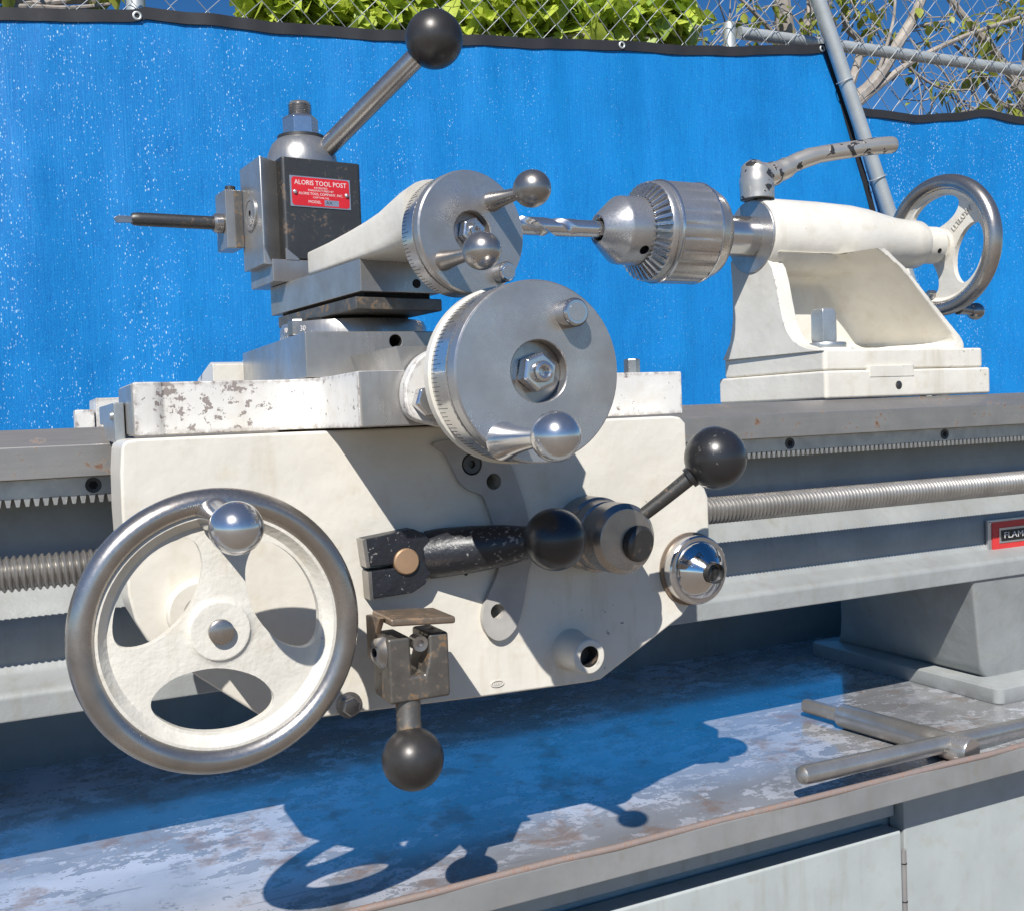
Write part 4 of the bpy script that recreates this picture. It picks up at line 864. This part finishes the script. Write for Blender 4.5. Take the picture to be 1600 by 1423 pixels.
plant('climbing_vine', 'dense yellow-green leafy vine on the fence above the blue screen', 'vine', (1150, 2600, -1050),
      [([(1000, 2650, -1050), (980, 2640, 200), (1050, 2620, 900), (960, 2600, 1150), (900, 2600, 1400)], 24, 8), ([(1050, 2620, 900), (1250, 2600, 1080), (1450, 2560, 1180), (1600, 2560, 1320)], 12, 5),
       ([(1000, 2640, 850), (800, 2600, 980), (640, 2560, 1060)], 10, 4), ([(1150, 2600, 1000), (1300, 2540, 1000), (1500, 2520, 1040), (1700, 2540, 1060)], 8, 4)],
      295, 3600, [(1760, 2620, 1150, 150, 110, 80), (820, 2560, 1010, 190, 120, 110), (1050, 2600, 1060, 240, 150, 130), (1300, 2600, 1080, 250, 150, 120), (1520, 2600, 1120, 230, 140, 110), (900, 2650, 1200, 300, 150, 140), (1300, 2650, 1250, 380, 150, 160), (640, 2520, 1030, 90, 70, 70)], 'leaf', (0, 1, 2, 3), .42, .9, near=2460)
plant('twiggy_shrub', 'bare brown twigs with a few leaves at the upper left', 'shrub', (60, 2620, -1050),
      [([(-150, 2640, -1050), (-120, 2640, 300), (-60, 2620, 900), (120, 2600, 968), (230, 2590, 985)], 16, 6), ([(-60, 2620, 900), (40, 2590, 945), (170, 2580, 958), (260, 2570, 975)], 8, 4), ([(-60, 2620, 900), (60, 2600, 990), (160, 2600, 1040), (260, 2600, 1130)], 8, 4),
       ([(-30, 2600, 930), (100, 2580, 1000), (220, 2580, 1000)], 6, 3)],
      14, 40, [(0, 2600, 1000, 90, 60, 60), (240, 2590, 1010, 40, 40, 40)], 'leaf2', (4, 5), near=2500)
plant('slender_tree', 'pale grey tree with sparse yellow-green leaves beyond the right screen', 'tree', (2850, 3050, -1050),
      [([(2760, 3050, -1050), (2750, 3050, 300), (2800, 3000, 900), (2808, 2920, 1062), (2920, 2900, 1165), (3035, 2900, 1306), (3171, 2900, 1500), (3300, 2900, 1800)], 40, 14),
       ([(2800, 3000, 900), (2850, 3000, 1080), (2908, 3000, 1194), (2961, 3000, 1342), (2890, 3000, 1405), (2881, 3000, 1560)], 22, 9), ([(2800, 2950, 1000), (2839, 2900, 1077), (2960, 2900, 1165), (3098, 2900, 1254), (3370, 2900, 1381), (3700, 2900, 1500)], 17, 7),
       ([(2961, 3000, 1300), (3060, 2980, 1340), (3200, 2960, 1420), (3380, 2960, 1470)], 9, 4), ([(3035, 2900, 1306), (3100, 2900, 1240), (3260, 2900, 1180), (3420, 2900, 1190)], 7, 3), ([(2930, 2900, 1180), (2960, 2880, 1280), (3010, 2880, 1420), (3020, 2880, 1600)], 8, 4),
       ([(3098, 2900, 1254), (3190, 2900, 1290), (3280, 2900, 1240), (3400, 2900, 1100)], 6, 3)],
      46, 60, [(2960, 2960, 1430, 110, 80, 120), (3160, 2930, 1340, 240, 100, 150), (3380, 2930, 1460, 200, 90, 100), (3300, 2930, 1180, 190, 80, 110), (2860, 2950, 1480, 90, 60, 90)], 'leaf2', (4, 5, 6), .6, 1.2, twigs=70)
plant('slender_tree', 'pair of pale trunks left of the leaning pipe with thin foliage', 'tree', (2730, 3250, -1050),
      [([(2720, 3200, -1050), (2715, 3180, 600), (2707, 3120, 1275), (2682, 3100, 1413), (2676, 3100, 1507), (2660, 3100, 1900)], 52, 24), ([(2740, 3200, 200), (2780, 3150, 900), (2790, 3120, 1284), (2796, 3100, 1428), (2830, 3100, 1540), (2900, 3100, 1900)], 30, 16),
       ([(2700, 3110, 1300), (2620, 3080, 1360), (2500, 3050, 1420), (2380, 3050, 1500)], 12, 5), ([(2690, 3110, 1200), (2560, 3080, 1220), (2420, 3060, 1300)], 9, 4), ([(2560, 3080, 1220), (2450, 3060, 1180), (2330, 3040, 1220)], 6, 3)],
      46, 90, [(2400, 3050, 1300, 150, 90, 120), (2560, 3080, 1420, 170, 90, 110), (2750, 3050, 1330, 60, 60, 160), (2250, 3000, 1230, 140, 80, 110), (2850, 3100, 1500, 120, 80, 90)], 'leaf2', (4, 5, 6), .7, 1.2, twigs=45)
plant('slender_tree', 'thin crossing branches with leaf clusters at the upper right corner', 'tree', (3900, 3100, -1050),
      [([(4050, 3100, -1050), (4000, 3080, 500), (3930, 3040, 1000), (3849, 3000, 1211), (3703, 3000, 1377), (3489, 3000, 1529), (3300, 3000, 1700)], 34, 10), ([(3849, 3000, 1190), (3697, 3000, 1197), (3555, 3000, 1335), (3450, 3000, 1400)], 14, 5),
       ([(3930, 3040, 1000), (3750, 3000, 1060), (3600, 2990, 1150), (3420, 2980, 1120)], 10, 4), ([(3900, 3020, 1100), (3850, 3000, 1350), (3900, 3000, 1600)], 12, 6), ([(3600, 2990, 1150), (3520, 2980, 1250), (3480, 2980, 1420)], 5, 3)],
      50, 80, [(3800, 2950, 1560, 170, 80, 90), (3650, 2960, 1500, 120, 80, 70), (3850, 2980, 1250, 120, 80, 120), (3600, 2980, 1130, 150, 80, 60), (3560, 2960, 1320, 90, 70, 90)], 'leaf2', (4, 5, 6, 2), .7, 1.2, twigs=60)
